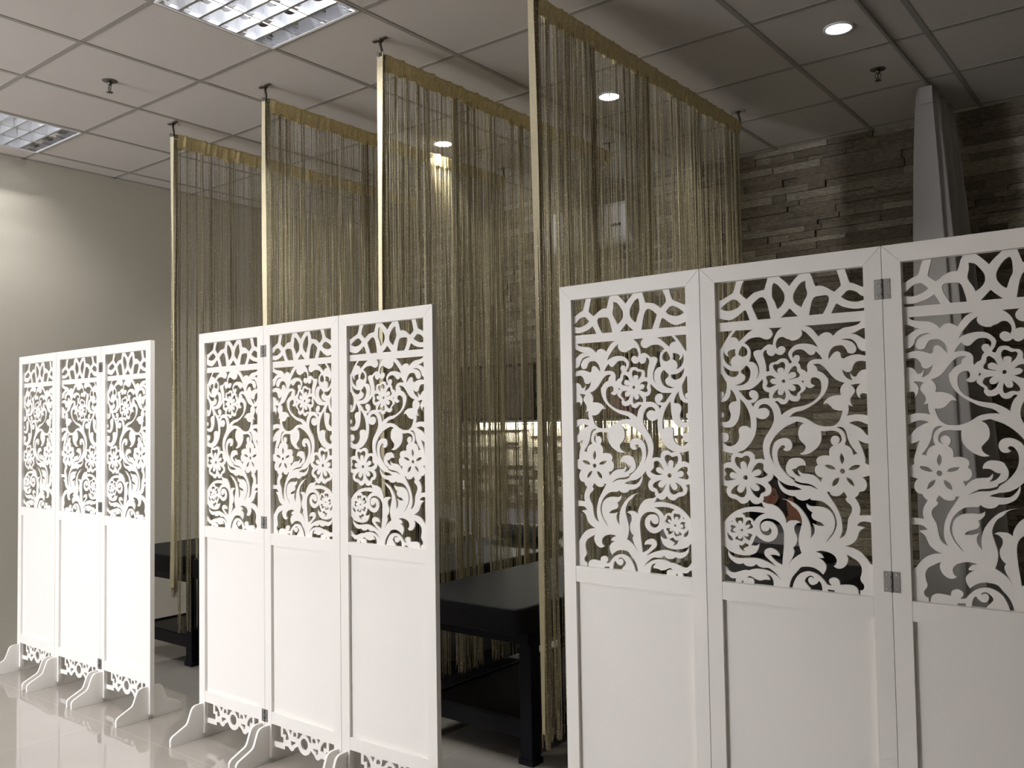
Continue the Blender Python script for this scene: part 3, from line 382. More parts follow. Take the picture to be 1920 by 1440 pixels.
2774,4116 2815,4113 2857,4110 2900,4111 2945,4116 2991,4123 3037,4126 3083,4123 3130,4115 3171,4102 3206,4085 3235,4062 3258,4034 3277,3998 3289,3958 3295,3920 3294,3886 3285,3855 3270,3829 3246,3809 3214,3795 3179,3783 3202,3804 3222,3826 3235,3851 3240,3882 3238,3914 3229,3943 3210,3965 3184,3982 3156,3993 3128,3995 3099,3989 3073,3977 3050,3955 3030,3927 3018,3897 3016,3866 3021,3834 3031,3805 3046,3782 3065,3762 3086,3743 3053,3724 3024,3703 3000,3679 2984,3651 2974,3620 2968,3587 2967,3551 2970,3512 2976,3472 2938,3480 2899,3486 2858,3487 2811,3482 2762,3472 2720,3458 2687,3438 2662,3413 2644,3387 2637,3361 2637,3333 2642,3306 2649,3282 2659,3260 2672,3238 2647,3225 2625,3210 2608,3190 2597,3162 2591,3130 2589,3097 2592,3066 2600,3034 2614,3005 2636,2978 2664,2952 2693,2933 2722,2924 2752,2921 2784,2922 2734,2796 2707,2834 2679,2870 2646,2902 2607,2932 2565,2959 2521,2980 2476,2992 2429,2999 2382,3004 2333,3007 2285,3009 2242,3019 2208,3043 2180,3075 2155,3111 2152,3080 2152,3049 2159,3017 2176,2985 2200,2953 2227,2921 2186,2930 2146,2941 2110,2958 2079,2981 2052,3009 2029,3038 2011,3065 1997,3092 1984,3119 2014,3119 2046,3122 2080,3133 2117,3157 2156,3189 2201,3212 2250,3220 2304,3219 2360,3213 2357,3252 2349,3290 2333,3324 2306,3356 2270,3384 2230,3405 2186,3415 2137,3417 2088,3414 2037,3407 1986,3394 1944,3377 1917,3358 1899,3335 1882,3305 1862,3266 1843,3220 1830,3175 1826,3130 1828,3086 1838,3045 1858,3007 1886,2972 1919,2941 1963,2915 2011,2894 2048,2874 2058,2854 2059,2833 2070,2816 2115,2796 2174,2777 2234,2762 2290,2755 2345,2751 2398,2744 2445,2733 2490,2718 2536,2698 2582,2669 2629,2634 2675,2596 2647,2608 2616,2621 2580,2635 2540,2653 2495,2672 2442,2688 2376,2695 2302,2697 2232,2704 2170,2718 2113,2737 2069,2757 2048,2778 2040,2801 2023,2826 1984,2859 1933,2898 1883,2940 1835,2986 1787,3036 1743,3090 1703,3150 1667,3214 1640,3278 1622,3339 1613,3399 1608,3455 1608,3506 1613,3553 1625,3598 1646,3643 1674,3685 1701,3717 1727,3736 1752,3745 1775,3746 1798,3738 1818,3721 1826,3702 1816,3681 1793,3659 1764,3635 1793,3613 1823,3596 1854,3588 1891,3591 1931,3603 1963,3625 1988,3657 2007,3699 2015,3743 2010,3787 1995,3833 1971,3872 1935,3902 1890,3924 1841,3936 1786,3936 1726,3926 1670,3907 1619,3879 1571,3842 1533,3800 1507,3752 1491,3699 1479,3645 1471,3590 1467,3533 1467,3477 1472,3421 1481,3365 1494,3311 1513,3260 1537,3212 1563,3164 1525,3221 1489,3278 1458,3334 1434,3390 1415,3445 1401,3500 1394,3556 1393,3612 1399,3668 1413,3724 1434,3780 1460,3835 1494,3892 1533,3949 1576,4003 1622,4053 1673,4100 1726,4145 1781,4187 1838,4227 1898,4262 1966,4294 2036,4321 2092,4343 2118,4357 2137,4367 2164,4370 2215,4362 2278,4345 2347,4324 2303,4300 2263,4272 2231,4236 2208,4187 2192,4129 2184,4072 2184,4015 2193,3959 2210,3908 2240,3864 2278,3825 2312,3791 2338,3762 2359,3738 2368,3709 2364,3671 2349,3629 2325,3593 2291,3565 2249,3542 2203,3521 2242,3509 2283,3500 2327,3499 2375,3507 2426,3523 2480,3547 2540,3583 2603,3628 2658,3676 2702,3728 2739,3784 2766,3839 2781,3894 2786,3950 2787,4000 2786,4043 2781,4081
3706,3882 3744,3859 3783,3837 3823,3819 3866,3805 3974,3795 3974,3235 3850,3300 3854,3336 3856,3374 3854,3416 3845,3464 3831,3517 3815,3572 3797,3632 3776,3695 3756,3751 3738,3799 3722,3842
3763,2944 3807,2954 3848,2966 3883,2981 3974,3001 3974,2000 3857,1999 3809,1997 3761,1994 3715,1989 3668,1983 3680,2025 3690,2068 3694,2114 3691,2164 3682,2216 3666,2269 3641,2323 3609,2378 3573,2433 3602,2451 3629,2470 3651,2493 3667,2520 3678,2551 3687,2584 3731,2586 3772,2593 3807,2610 3835,2642 3857,2683 3871,2724 3873,2763 3866,2801 3857,2835 3846,2865 3832,2891 3816,2912 3800,2927 3782,2937
3277,3556 3298,3521 3316,3487 3330,3454 3338,3423 3341,3394 3338,3363 3327,3332 3310,3300 3290,3267 3269,3297 3250,3329 3238,3362 3232,3400 3232,3439 3237,3476 3246,3505 3261,3531
3441,3128 3465,3162 3492,3194 3521,3220 3556,3237 3595,3249 3632,3256 3665,3257 3698,3253 3729,3246 3720,3222 3706,3199 3684,3178 3649,3157 3605,3139 3562,3126 3522,3121 3481,3123
2846,3241 2886,3245 2925,3247 2964,3243 3004,3233 3043,3217 3076,3199 3098,3179 3113,3156 3125,3132 3084,3128 3044,3126 3006,3129 2970,3140 2935,3155 2905,3173 2882,3193 2863,3216
3202,2934 3201,2901 3197,2869 3188,2838 3173,2805 3154,2772 3129,2745 3099,2724 3064,2709 3027,2696 3023,2726 3023,2757 3029,2787 3043,2820 3063,2852 3088,2880 3121,2902 3160,2919
3384,2939 3422,2926 3458,2911 3489,2892 3514,2866 3535,2835 3552,2804 3563,2771 3570,2737 3575,2703 3544,2718 3513,2735 3485,2756 3457,2783 3431,2813 3410,2844 3397,2875 3389,2907
3357,3090 3348,3123 3324,3147 3292,3156 3259,3147 3235,3123 3226,3090 3235,3057 3259,3033 3292,3024 3324,3033 3348,3057
1484,2977 1515,2941 1546,2906 1579,2873 1612,2840 1647,2810 1686,2781 1730,2754 1778,2728 1828,2707 1888,2691 1951,2679 1995,2673 1996,2676 1994,2682 1995,2685 2033,2673 2087,2656 2136,2638 2174,2621 2209,2605 2241,2588 2182,2578 2123,2570 2063,2565 1997,2562 1930,2562 1872,2568 1830,2578 1798,2595 1766,2618 1730,2651 1695,2692 1665,2733 1641,2772 1621,2810 1603,2849 1601,2799 1604,2748 1615,2696 1636,2640 1665,2583 1703,2533 1751,2493 1808,2459 1868,2433 1929,2416 1993,2407 2058,2401 2078,2376 2100,2353 2127,2334 2162,2318 2203,2307 2244,2301 2284,2304 2325,2313 2362,2325 2393,2341 2420,2361 2445,2382 2447,2359 2457,2339 2478,2326 2523,2320 2582,2321 2639,2319 2690,2312 2739,2303 2787,2286 2837,2257 2886,2220 2932,2178 2972,2135 3009,2087 3040,2035 3066,1978 3088,1917 3102,1857 3109,1800 3109,1744 3101,1687 3082,1625 3055,1561 3023,1500 2986,1444 2945,1390 2906,1344 2873,1307 2842,1277 2813,1251 2844,1297 2876,1343 2907,1390 2941,1436 2974,1484 3002,1533 3024,1586 3041,1640 3052,1695 3058,1748 3058,1801 3052,1854 3039,1909 3020,1963 2994,2010 2962,2049 2925,2081 2884,2107 2842,2129 2797,2146 2749,2158 2697,2165 2642,2168 2589,2169 2540,2167 2493,2163 2450,2167 2411,2182 2376,2205 2343,2231 2344,2200 2348,2169 2356,2139 2371,2111 2390,2085 2412,2061 2437,2041 2466,2023 2496,2007 2481,1980 2470,1953 2466,1925 2471,1894 2483,1862 2505,1835 2539,1814 2583,1798 2623,1784 2656,1775 2685,1768 2714,1755 2743,1731 2771,1701 2798,1668 2747,1665 2695,1665 2643,1670 2590,1682 2536,1699 2483,1718 2506,1683 2526,1646 2537,1606 2540,1561 2535,1513 2521,1467 2498,1423 2466,1380 2430,1338 2437,1399 2441,1459 2442,1519 2438,1581 2430,1642 2417,1703 2400,1759 2378,1815 2348,1872 2309,1936 2263,2002 2213,2063 2163,2116 2109,2165 2052,2207 1991,2241 1926,2269 1864,2292 1806,2308 1751,2319 1697,2327 1756,2312 1813,2294 1863,2268 1906,2231 1942,2186 1979,2145 2019,2115 2058,2090 2095,2057 2129,2009 2160,1954 2185,1898 2202,1847 2214,1795 2215,1737 2203,1670 2182,1597 2162,1524 2143,1453 2125,1381 2113,1312 2110,1248 2113,1188 2122,1126 2136,1061 2156,995 2179,929 2121,893 2064,855 2011,815 1960,772 1913,725 1876,675 1852,620 1839,561 1830,500 1836,555 1845,609 1859,662 1883,712 1913,761 1939,809 1962,859 1982,908 1991,953 1986,991 1972,1024 1952,1055 1982,1082 2009,1111 2032,1143 2050,1180 2064,1222 2071,1262 2074,1301 2071,1340 2063,1378 2048,1416 2027,1454 2012,1491 2004,1531 2001,1571 2006,1608 2022,1641 2046,1670 2073,1694 2102,1710 2134,1720 2168,1727 2134,1747 2099,1764 2063,1775 2022,1776 1979,1772 1944,1768 1926,1769 1913,1770 1896,1765 1865,1746 1828,1719 1786,1688 1789,1724 1787,1762 1778,1805 1758,1857 1731,1913 1698,1966 1659,2016 1615,2063 1569,2101 1522,2130 1473,2151 1424,2166 1374,2174 1323,2176 1277,2183 1237,2198 1201,2217 1167,2238 1181,2258 1193,2278 1201,2299 1203,2321 1200,2343 1196,2366 1245,2372 1292,2382 1333,2400 1367,2431 1396,2469 1414,2511 1420,2554 1414,2599 1401,2641 1380,2678 1351,2713 1318,2746 1366,2776 1410,2809 1444,2845 1465,2886 1477,2931
6,2644 191,2600 169,2570 153,2538 146,2500 151,2452 166,2399 189,2354 222,2323 262,2299 304,2281 346,2271 390,2267 433,2254 475,2223 516,2183 559,2155 606,2148 654,2154 700,2169 740,2195 777,2230 812,2271 834,2234 860,2202 890,2177 928,2161 972,2153 1015,2154 1056,2166 1096,2187 1136,2213 1138,2196 1143,2180 1152,2165 1169,2152 1190,2139 1213,2127 1189,2131 1169,2132 1164,2125 1178,2109 1207,2085 1244,2057 1182,2071 1118,2083 1051,2089 978,2088 901,2082 824,2073 747,2061 669,2046 594,2026 522,2001 452,1971 385,1935 320,1892 258,1843 199,1791 145,1734 94,1673 6,1610
572,1884 627,1904 684,1923 744,1936 806,1944 871,1947 946,1946 1036,1941 1135,1931 1240,1919 1190,1904 1141,1886 1094,1863 1047,1832 1002,1796 966,1760 941,1727 925,1694 913,1661 900,1689 884,1715 865,1737 839,1756 809,1771 778,1781 745,1783 711,1779 676,1773 666,1796 654,1819 639,1839 620,1856 597,1870
379,1698 381,1721 390,1744 406,1760 432,1766 465,1765 496,1765 525,1770 552,1775 574,1774 589,1764 600,1748 606,1728 606,1700 602,1669 595,1642 588,1624 579,1610 569,1599 568,1624 565,1647 558,1664 544,1676 525,1684 507,1686 489,1682 472,1672 460,1659 457,1640 460,1618 466,1593 448,1604 431,1616 415,1632 400,1652 386,1675
669,1550 671,1585 675,1618 685,1647 703,1673 726,1693 750,1707 775,1711 800,1708 818,1699 823,1682 820,1658 824,1631 845,1601 872,1568 884,1539 870,1517 840,1499 807,1486 774,1478 738,1475 700,1474 727,1489 751,1504 770,1520 785,1537 795,1554 797,1570 787,1583 768,1595 747,1598 724,1589 697,1571
707,1347 748,1350 786,1351 816,1347 838,1336 853,1321 857,1304 844,1285 820,1265 800,1244 794,1220 792,1194 786,1176 769,1169 747,1170 722,1179 693,1197 661,1222 635,1245 622,1262 615,1277 611,1292 632,1278 653,1266 674,1260 697,1261 721,1267 738,1276 747,1287 749,1300 746,1313 738,1324 724,1336
457,1281 426,1263 398,1245 378,1227 367,1210 363,1193 369,1178 390,1168 422,1160 453,1152 484,1140 516,1128 542,1125 563,1138 579,1160 590,1181 595,1198 594,1214 591,1230 588,1246 583,1262 577,1277 564,1247 549,1220 532,1202 510,1193 487,1193 468,1197 455,1205 447,1218 443,1232 444,1247 449,1264
411,1485 387,1512 362,1534 336,1549 305,1553 273,1550 250,1544 240,1536 237,1524 238,1511 248,1497 262,1482 268,1464 258,1444 240,1422 233,1401 243,1378 264,1356 291,1343 325,1346 365,1358 408,1375 379,1375 352,1376 331,1383 316,1397 308,1416 306,1435 314,1452 329,1469 347,1481 366,1487 388,1487
593,1434 588,1451 576,1463 559,1468 542,1463 530,1451 525,1434 530,1417 542,1404 559,1400 576,1404 588,1417
149,1371 159,1342 173,1314 191,1288 218,1265 250,1244 275,1220 287,1192 292,1161 293,1129 263,1126 234,1129 207,1142 182,1170 160,1208 145,1248 140,1287 142,1329
468,1032 496,1019 523,1011 552,1014 582,1031 613,1060 644,1093 764,1030 723,1008 685,987 653,968 625,954 603,943 593,927 601,906 622,881 650,854 607,867 568,882 536,899 512,920 495,944 482,967 473,989 470,1011
255,1635 293,1698 299,1637
1338,1555 1362,1524 1382,1494 1391,1463 1388,1431 1375,1400 1357,1373 1334,1353 1307,1338 1277,1330 1245,1329 1211,1335 1178,1347 1149,1365 1121,1390 1099,1420 1083,1460 1073,1506 1067,1550 1067,1589 1072,1625 1083,1659 1100,1690 1122,1718 1153,1742 1193,1761 1241,1776 1290,1785 1339,1787 1389,1784 1437,1775 1484,1761 1529,1742 1570,1718 1605,1690 1637,1658 1664,1622 1686,1585 1703,1545 1716,1496 1724,1436 1727,1367 1726,1285 1720,1178 1710,1058 1700,954 1691,880 1682,821 1675,764 1668,702 1663,640 1657,579 1603,602 1550,626 1502,655 1457,690 1416,729 1383,763 1362,787 1347,808 1336,826 1388,829 1438,832 1483,830 1521,824 1554,815 1584,803 1584,831 1581,858 1570,884 1549,911 1521,938 1487,961 1442,981 1390,997 1341,1004 1297,998 1256,984 1222,964 1196,938 1179,908 1170,876 1171,846 1181,815 1199,784 1229,751 1268,718 1307,686 1347,653 1389,621 1427,589 1461,560 1492,531 1522,503 1478,526 1430,549 1378,573 1317,600 1250,627 1183,651 1118,672 1052,689 986,701 921,706 856,706 785,702 701,691 612,677 530,668 458,667 394,671 337,681 287,699 245,723 209,751 183,783 163,819 147,857 148,796 153,739 169,687 198,641 238,601 282,567 330,539 383,518 435,508 487,510 538,523 590,540 600,519 614,500 639,484 680,473 731,467 778,465 816,470 850,480 879,493 904,511 925,532 944,554 960,531 979,510 1005,493 1040,478 1083,467 1128,461 1176,464 1226,472 1276,469 1326,450 1375,420 1421,388 1464,355 1503,320 1540,281 1573,238 1603,192 1632,144 1611,175 1588,204 1562,231 1534,254 1504,275 1467,298 1423,325 1373,354 1323,379 1274,396 1225,409 1176,417 1127,422 1077,424 1028,423 978,422 928,418 877,409 823,394 768,374 711,351 678,357 642,360 597,355 540,339 475,315 416,295 368,279 326,265 286,258 249,261 215,270 183,285 155,307 129,335 107,364 90,394 6,425 6,973 97,938 122,906 148,875 186,847 242,821 310,796 379,777 446,764 514,756 583,752 653,754 723,761 787,774 844,794 896,820 940,851 974,889 999,933 1019,977 1031,1019 1037,1062 1040,1105 1011,1076 981,1050 945,1034 903,1029 856,1032 807,1040 827,1068 849,1100 873,1141 900,1195 929,1259 959,1327 982,1303 1008,1280 1039,1256 1076,1231 1118,1206 1161,1186 1206,1172 1251,1164 1297,1164 1344,1175 1391,1193 1433,1217 1470,1246 1501,1281 1526,1318 1545,1357 1557,1397 1561,1439 1559,1481 1551,1525 1534,1567 1507,1608 1472,1648 1434,1679 1396,1699 1354,1710 1313,1715 1270,1716 1227,1712 1189,1701 1157,1681 1131,1655 1112,1625 1101,1590 1098,1551 1101,1516 1114,1487 1133,1461 1156,1443 1184,1434 1214,1433 1243,1437 1269,1447 1294,1463 1313,1482 1326,1504 1333,1528
6,204 98,195 128,183 155,162 179,136 205,117 235,107 267,102 295,101 318,104 337,111 355,119 344,6 6,6
498,6 552,90 574,6
668,145 688,170 709,191 733,204 760,205 789,199 820,188 852,173 884,154 919,138 959,126 1001,117 1044,114 1085,123 1126,139 1169,150 1215,154 1263,154 1312,153 1305,180 1296,207 1282,233 1262,256 1237,277 1210,297 1249,294 1287,287 1320,272 1348,246 1372,213 1390,172 1402,125 1407,71 1410,6 865,6 870,59 868,85 857,108 840,129 819,145 792,155 760,159 731,160 708,158 687,152
1825,6 1834,62 1845,118 1861,172 1882,223 1907,272 1937,319 1971,363 2010,405 2047,446 2078,487 2108,528 2145,559 2195,578 2252,587 2310,592 2365,594 2420,590 2472,582 2520,566 2565,545 2608,520 2647,491 2684,458 2719,423 2745,461 2768,499 2786,537 2799,576 2807,614 2806,653 2793,690 2770,727 2741,761 2704,792 2660,820 2613,846 2750,846 2731,885 2708,921 2678,950 2639,970 2592,983 2542,992 2583,1008 2626,1021 2669,1030 2713,1032 2758,1029 2806,1022 2858,1010 2914,994 2962,973 3003,946 3036,914 3060,879 3074,839 3078,796 3072,755 3054,720 3025,688 2991,658 3029,635 3068,616 3108,607 3150,610 3192,621 3231,641 3266,669 3297,705 3323,743 3342,784 3355,828 3360,870 3355,910 3342,949 3326,987 3375,963 3423,939 3471,913 3520,886 3569,857 3610,824 3641,785 3665,742 3682,697 3688,650 3687,601 3681,552 3670,504 3654,457 3645,416 3647,382 3657,355 3670,329 3689,305 3712,282 3728,257 3734,228 3732,196 3725,168 3711,145 3692,125 3674,112 3660,107 3647,109 3635,114 3632,6 3591,6 3588,71 3580,108 3567,141 3544,169 3516,192 3482,210 3444,220 3402,223 3351,223 3288,219 3216,211 3140,202 3138,241 3133,277 3121,308 3100,332 3073,349 3044,362 3015,369 2985,371 2955,366 2925,355 2895,338 2875,318 2865,293 2865,266 2872,238 2889,212 2913,187 2942,161 2900,160 2860,164 2825,176 2798,201 2776,235 2749,271 2712,309 2670,350 2627,385 2583,413 2538,435 2491,452 2439,465 2384,472 2329,472 2273,462 2216,445 2164,422 2119,393 2079,358 2043,318 2010,268 1981,213 1956,158 1937,105 1923,54 1911,6
2240,209 2241,233 2251,257 2265,281 2286,305 2311,328 2337,346 2361,358 2384,366 2407,369 2432,364 2457,353 2476,341 2486,326 2490,309 2490,292 2475,305 2459,317 2441,326 2418,331 2393,332 2371,326 2353,311 2338,289 2330,264 2331,235 2340,202 2355,175 2377,153 2404,137 2435,130 2470,135 2507,150 2540,170 2564,195 2583,224 2600,256 2625,239 2647,216 2666,183 2679,137 2688,81 2695,6 2396,6 2373,47 2352,71 2328,95 2305,120 2284,144 2265,166 2249,187
2826,58 3001,45 2989,6 2831,6
2875,2553 2954,2552 2960,2524 2969,2498 2986,2478 3014,2462 3049,2452 3086,2447 3123,2448 3161,2455 3199,2470 3237,2496 3275,2531 3313,2570 3387,2441 3367,2421 3351,2400 3345,2379 3350,2357 3364,2335 3383,2313 3410,2290 3442,2266 3468,2238 3485,2203 3495,2165 3498,2127 3492,2090 3478,2052 3461,2012 3439,1969 3412,1922 3391,1873 3381,1822 3377,1768 3371,1714 3362,1660 3351,1605 3337,1555 3318,1510 3294,1470 3267,1437 3235,1412 3199,1393 3161,1378 3186,1424 3208,1473 3225,1525 3236,1582 3242,1643 3242,1707 3238,1773 3229,1841 3215,1909 3196,1976 3172,2042 3143,2109 3106,2178 3064,2247 3026,2308 2994,2358 2966,2401 2940,2441 2916,2481 2895,2518
3605,1724 3625,1758 3647,1788 3673,1811 3707,1826 3745,1835 3782,1840 3820,1841 3857,1837 3890,1831 3974,1821 3974,747 3879,814 3847,870 3813,917 3776,961 3738,1005 3697,1047 3650,1084 3597,1115 3538,1140 3479,1160 3419,1174 3359,1182 3299,1187 3345,1202 3392,1221 3437,1247 3485,1281 3532,1321 3572,1369 3601,1429 3622,1496 3644,1552 3666,1588 3687,1613 3711,1635 3739,1655 3768,1671 3799,1685 3772,1696 3744,1705 3714,1713 3680,1718 3643,1722"""
SKIRT_HOLES = """211,1598 485,1593 482,1146 658,1140 656,905 206,879
634,1513 679,1515 725,1512 769,1498 816,1470 862,1432 903,1391 940,1350 973,1306 996,1260 1008,1212 1010,1163 1008,1112 820,1073 822,1274 632,1261
1012,1572 1266,1580 1241,1536 1218,1492 1198,1451 1182,1413 1169,1377 1157,1343 1136,1375 1115,1409 1091,1446 1066,1486 1040,1528
1357,1466 1384,1484 1418,1497 1450,1502 1480,1493 1508,1476 1529,1451 1539,1419 1542,1381 1541,1338 1343,1314 1336,1341 1331,1368 1330,1394 1334,1420 1342,1445
1648,1566 2013,1563 1958,1529 1905,1493 1856,1452 1813,1404 1774,1351 1737,1296 1580,1288 1601,1333 1619,1377 1634,1423 1642,1470 1646,1518
1168,1112 1499,1107 1476,1080 1450,1055 1420,1032 1377,1013 1331,997 1300,982 1296,969 1308,957 1326,946 1299,927 1272,914 1246,913 1222,926 1198,950 1181,982 1172,1020 1169,1064"""
SKIRT_EDGE = "204,659 763,677 764,827 993,842 1059,773 1192,710 1324,739 1431,869 1551,985 1708,1019 1773,925 1902,805 2031,743 2159,738"
# ------------------------------------------------------------------ the room
CEIL = 3.13
XL, XR, YF, YB = -5.92, 3.20, -4.60, 5.57
GX, GY = -5.12076 - 1.2, 0.68943 - 6.0       # ceiling grid origin
random.seed(7)

mb = MB(); mb.box(XL - 0.1, XR + 0.1, YF - 0.1, YB + 0.1, -0.08, 0)
tag(mb.build('floor', M_['floor']), kind='structure')

TROFFERS = [(-3.3208, 1.8894), (-5.7208, 1.8894), (-5.7208, -0.5106), (-3.3208, -0.5106),
            (-5.7208, -2.9106), (-3.3208, -2.9106)]
def cell_taken(x, y):
    return any(abs(x - tx) < 0.05 and abs(y - ty) < 0.05 for tx, ty in TROFFERS)
mb = MB()
i = 0
x = GX
xs = [GX + 0.6*k for k in range(20)]; ys = [GY + 0.6*k for k in range(22)]
for x in xs:
    for y in ys:
        if cell_taken(x, y): continue
        x0, x1, y0, y1 = max(x, XL), min(x + 0.6, XR), max(y, YF), min(y + 0.6, YB)
        if x1 - x0 < 0.02 or y1 - y0 < 0.02: continue
        mb.box(x0 + 0.009, x1 - 0.009, y0 + 0.009, y1 - 0.009, CEIL + 0.002, CEIL + 0.016, 0)
for x in xs:
    if XL < x < XR:
        # main tee: run between fixtures as well
        mb.box(x - 0.012, x + 0.012, YF, YB, CEIL - 0.001, CEIL + 0.03, 1)
for y in ys:
    if YF < y < YB:
        mb.box(XL, XR, y - 0.012, y + 0.012, CEIL, CEIL + 0.03, 1)
for (a, b, c, d) in ((XL, XL + 0.02, YF, YB), (XR - 0.02, XR, YF, YB)):
    mb.box(a, b, c, d, CEIL, CEIL + 0.03, 1)
mb.box(XL, XR, YF, YF + 0.02, CEIL, CEIL + 0.03, 1)
tag(mb.build('ceiling', [M_['tile'], M_['tbar']]), kind='structure')
mb = MB(); mb.box(XL - 0.1, XR + 0.1, YF - 0.1, YB + 0.1, CEIL + 0.22, CEIL + 0.3)
tag(mb.build('ceiling_slab', M_['wall_far']), kind='structure')

mb = MB(); mb.box(XL - 0.12, XL, YF - 0.1, YB + 0.1, 0, CEIL + 0.22)
tag(mb.build('wall_left', M_['wall']), kind='structure')
mb = MB(); mb.box(XR, XR + 0.12, YF - 0.1, YB + 0.1, 0, CEIL + 0.22)
tag(mb.build('wall_right', M_['wall_far']), kind='structure')
WX0, WX1, WZ0, WZ1 = -5.75, -3.75, 0.25, 2.85
mb = MB()
mb.box(XL, WX0, YF - 0.12, YF, 0, CEIL + 0.22); mb.box(WX1, XR, YF - 0.12, YF, 0, CEIL + 0.22)
mb.box(WX0, WX1, YF - 0.12, YF, 0, WZ0); mb.box(WX0, WX1, YF - 0.12, YF, WZ1, CEIL + 0.22)
tag(mb.build('wall_front', M_['wall_far']), kind='structure')
# unseen partition, added to keep window daylight off the right-hand side
mb = MB(); mb.box(-3.92, XR, -3.06, -2.94, 0, CEIL - 0.002)
tag(mb.build('daylight_blocker', M_['wall_far']), kind='structure')

# unseen window added to light the screens from the front: frame, mullions, opening
mb = MB()
for x in (WX0, WX0 + 0.98, WX1 - 0.05): mb.box(x, x + 0.05, YF - 0.09, YF - 0.03, WZ0, WZ1)
for z in (WZ0, WZ1 - 0.05): mb.box(WX0, WX1, YF - 0.085, YF - 0.035, z, z + 0.05)
tag(mb.build('added_window', M_['steel']), kind='structure')
pl = bpy.data.lights.new('window_portal', 'AREA'); pl.shape = 'RECTANGLE'; pl.size = WX1 - WX0; pl.size_y = WZ1 - WZ0
pl.cycles.is_portal = True
po_ = bpy.data.objects.new('window_portal', pl); C.objects.link(po_)
po_.location = ((WX0 + WX1)/2, YF - 0.13, (WZ0 + WZ1)/2); po_.rotation_euler = (PI/2, 0, 0)

# back wall: split ledgestone strips above a painted dado
mb = MB()
mb.box(XL, XR, YB + 0.012, YB + 0.12, 0, CEIL + 0.22, 1)
DX = -1.885
def strip_rows(x0, x1, z0, z1):
    z = z0
    while z < z1 - 1e-4:
        hgt = random.choice((0.028, 0.035, 0.045, 0.05, 0.055))
        if z + hgt > z1 - 0.012: hgt = z1 - z
        x = x0
        while x < x1 - 1e-4:
            L = random.choice((0.10, 0.16, 0.22, 0.30, 0.38, 0.5)) * random.uniform(0.85, 1.15)
            if x + L > x1 - 0.05: L = x1 - x
            d = random.choice((0.0, 0.004, 0.009, 0.015, 0.021))
            mb.box(x + 0.001, x + L - 0.001, YB - d, YB + 0.014, z + 0.001, z + hgt - 0.001, 0)
            x += L
        z += hgt
strip_rows(XL, XR, 0.69, CEIL)
strip_rows(DX, XR, 0.0, 0.69)
mb.box(XL, DX, YB - 0.002, YB + 0.014, 0, 0.69, 2)
tag(mb.build('wall_back', [M_['stone'], M_['wall_far'], M_['dado']]), kind='structure')

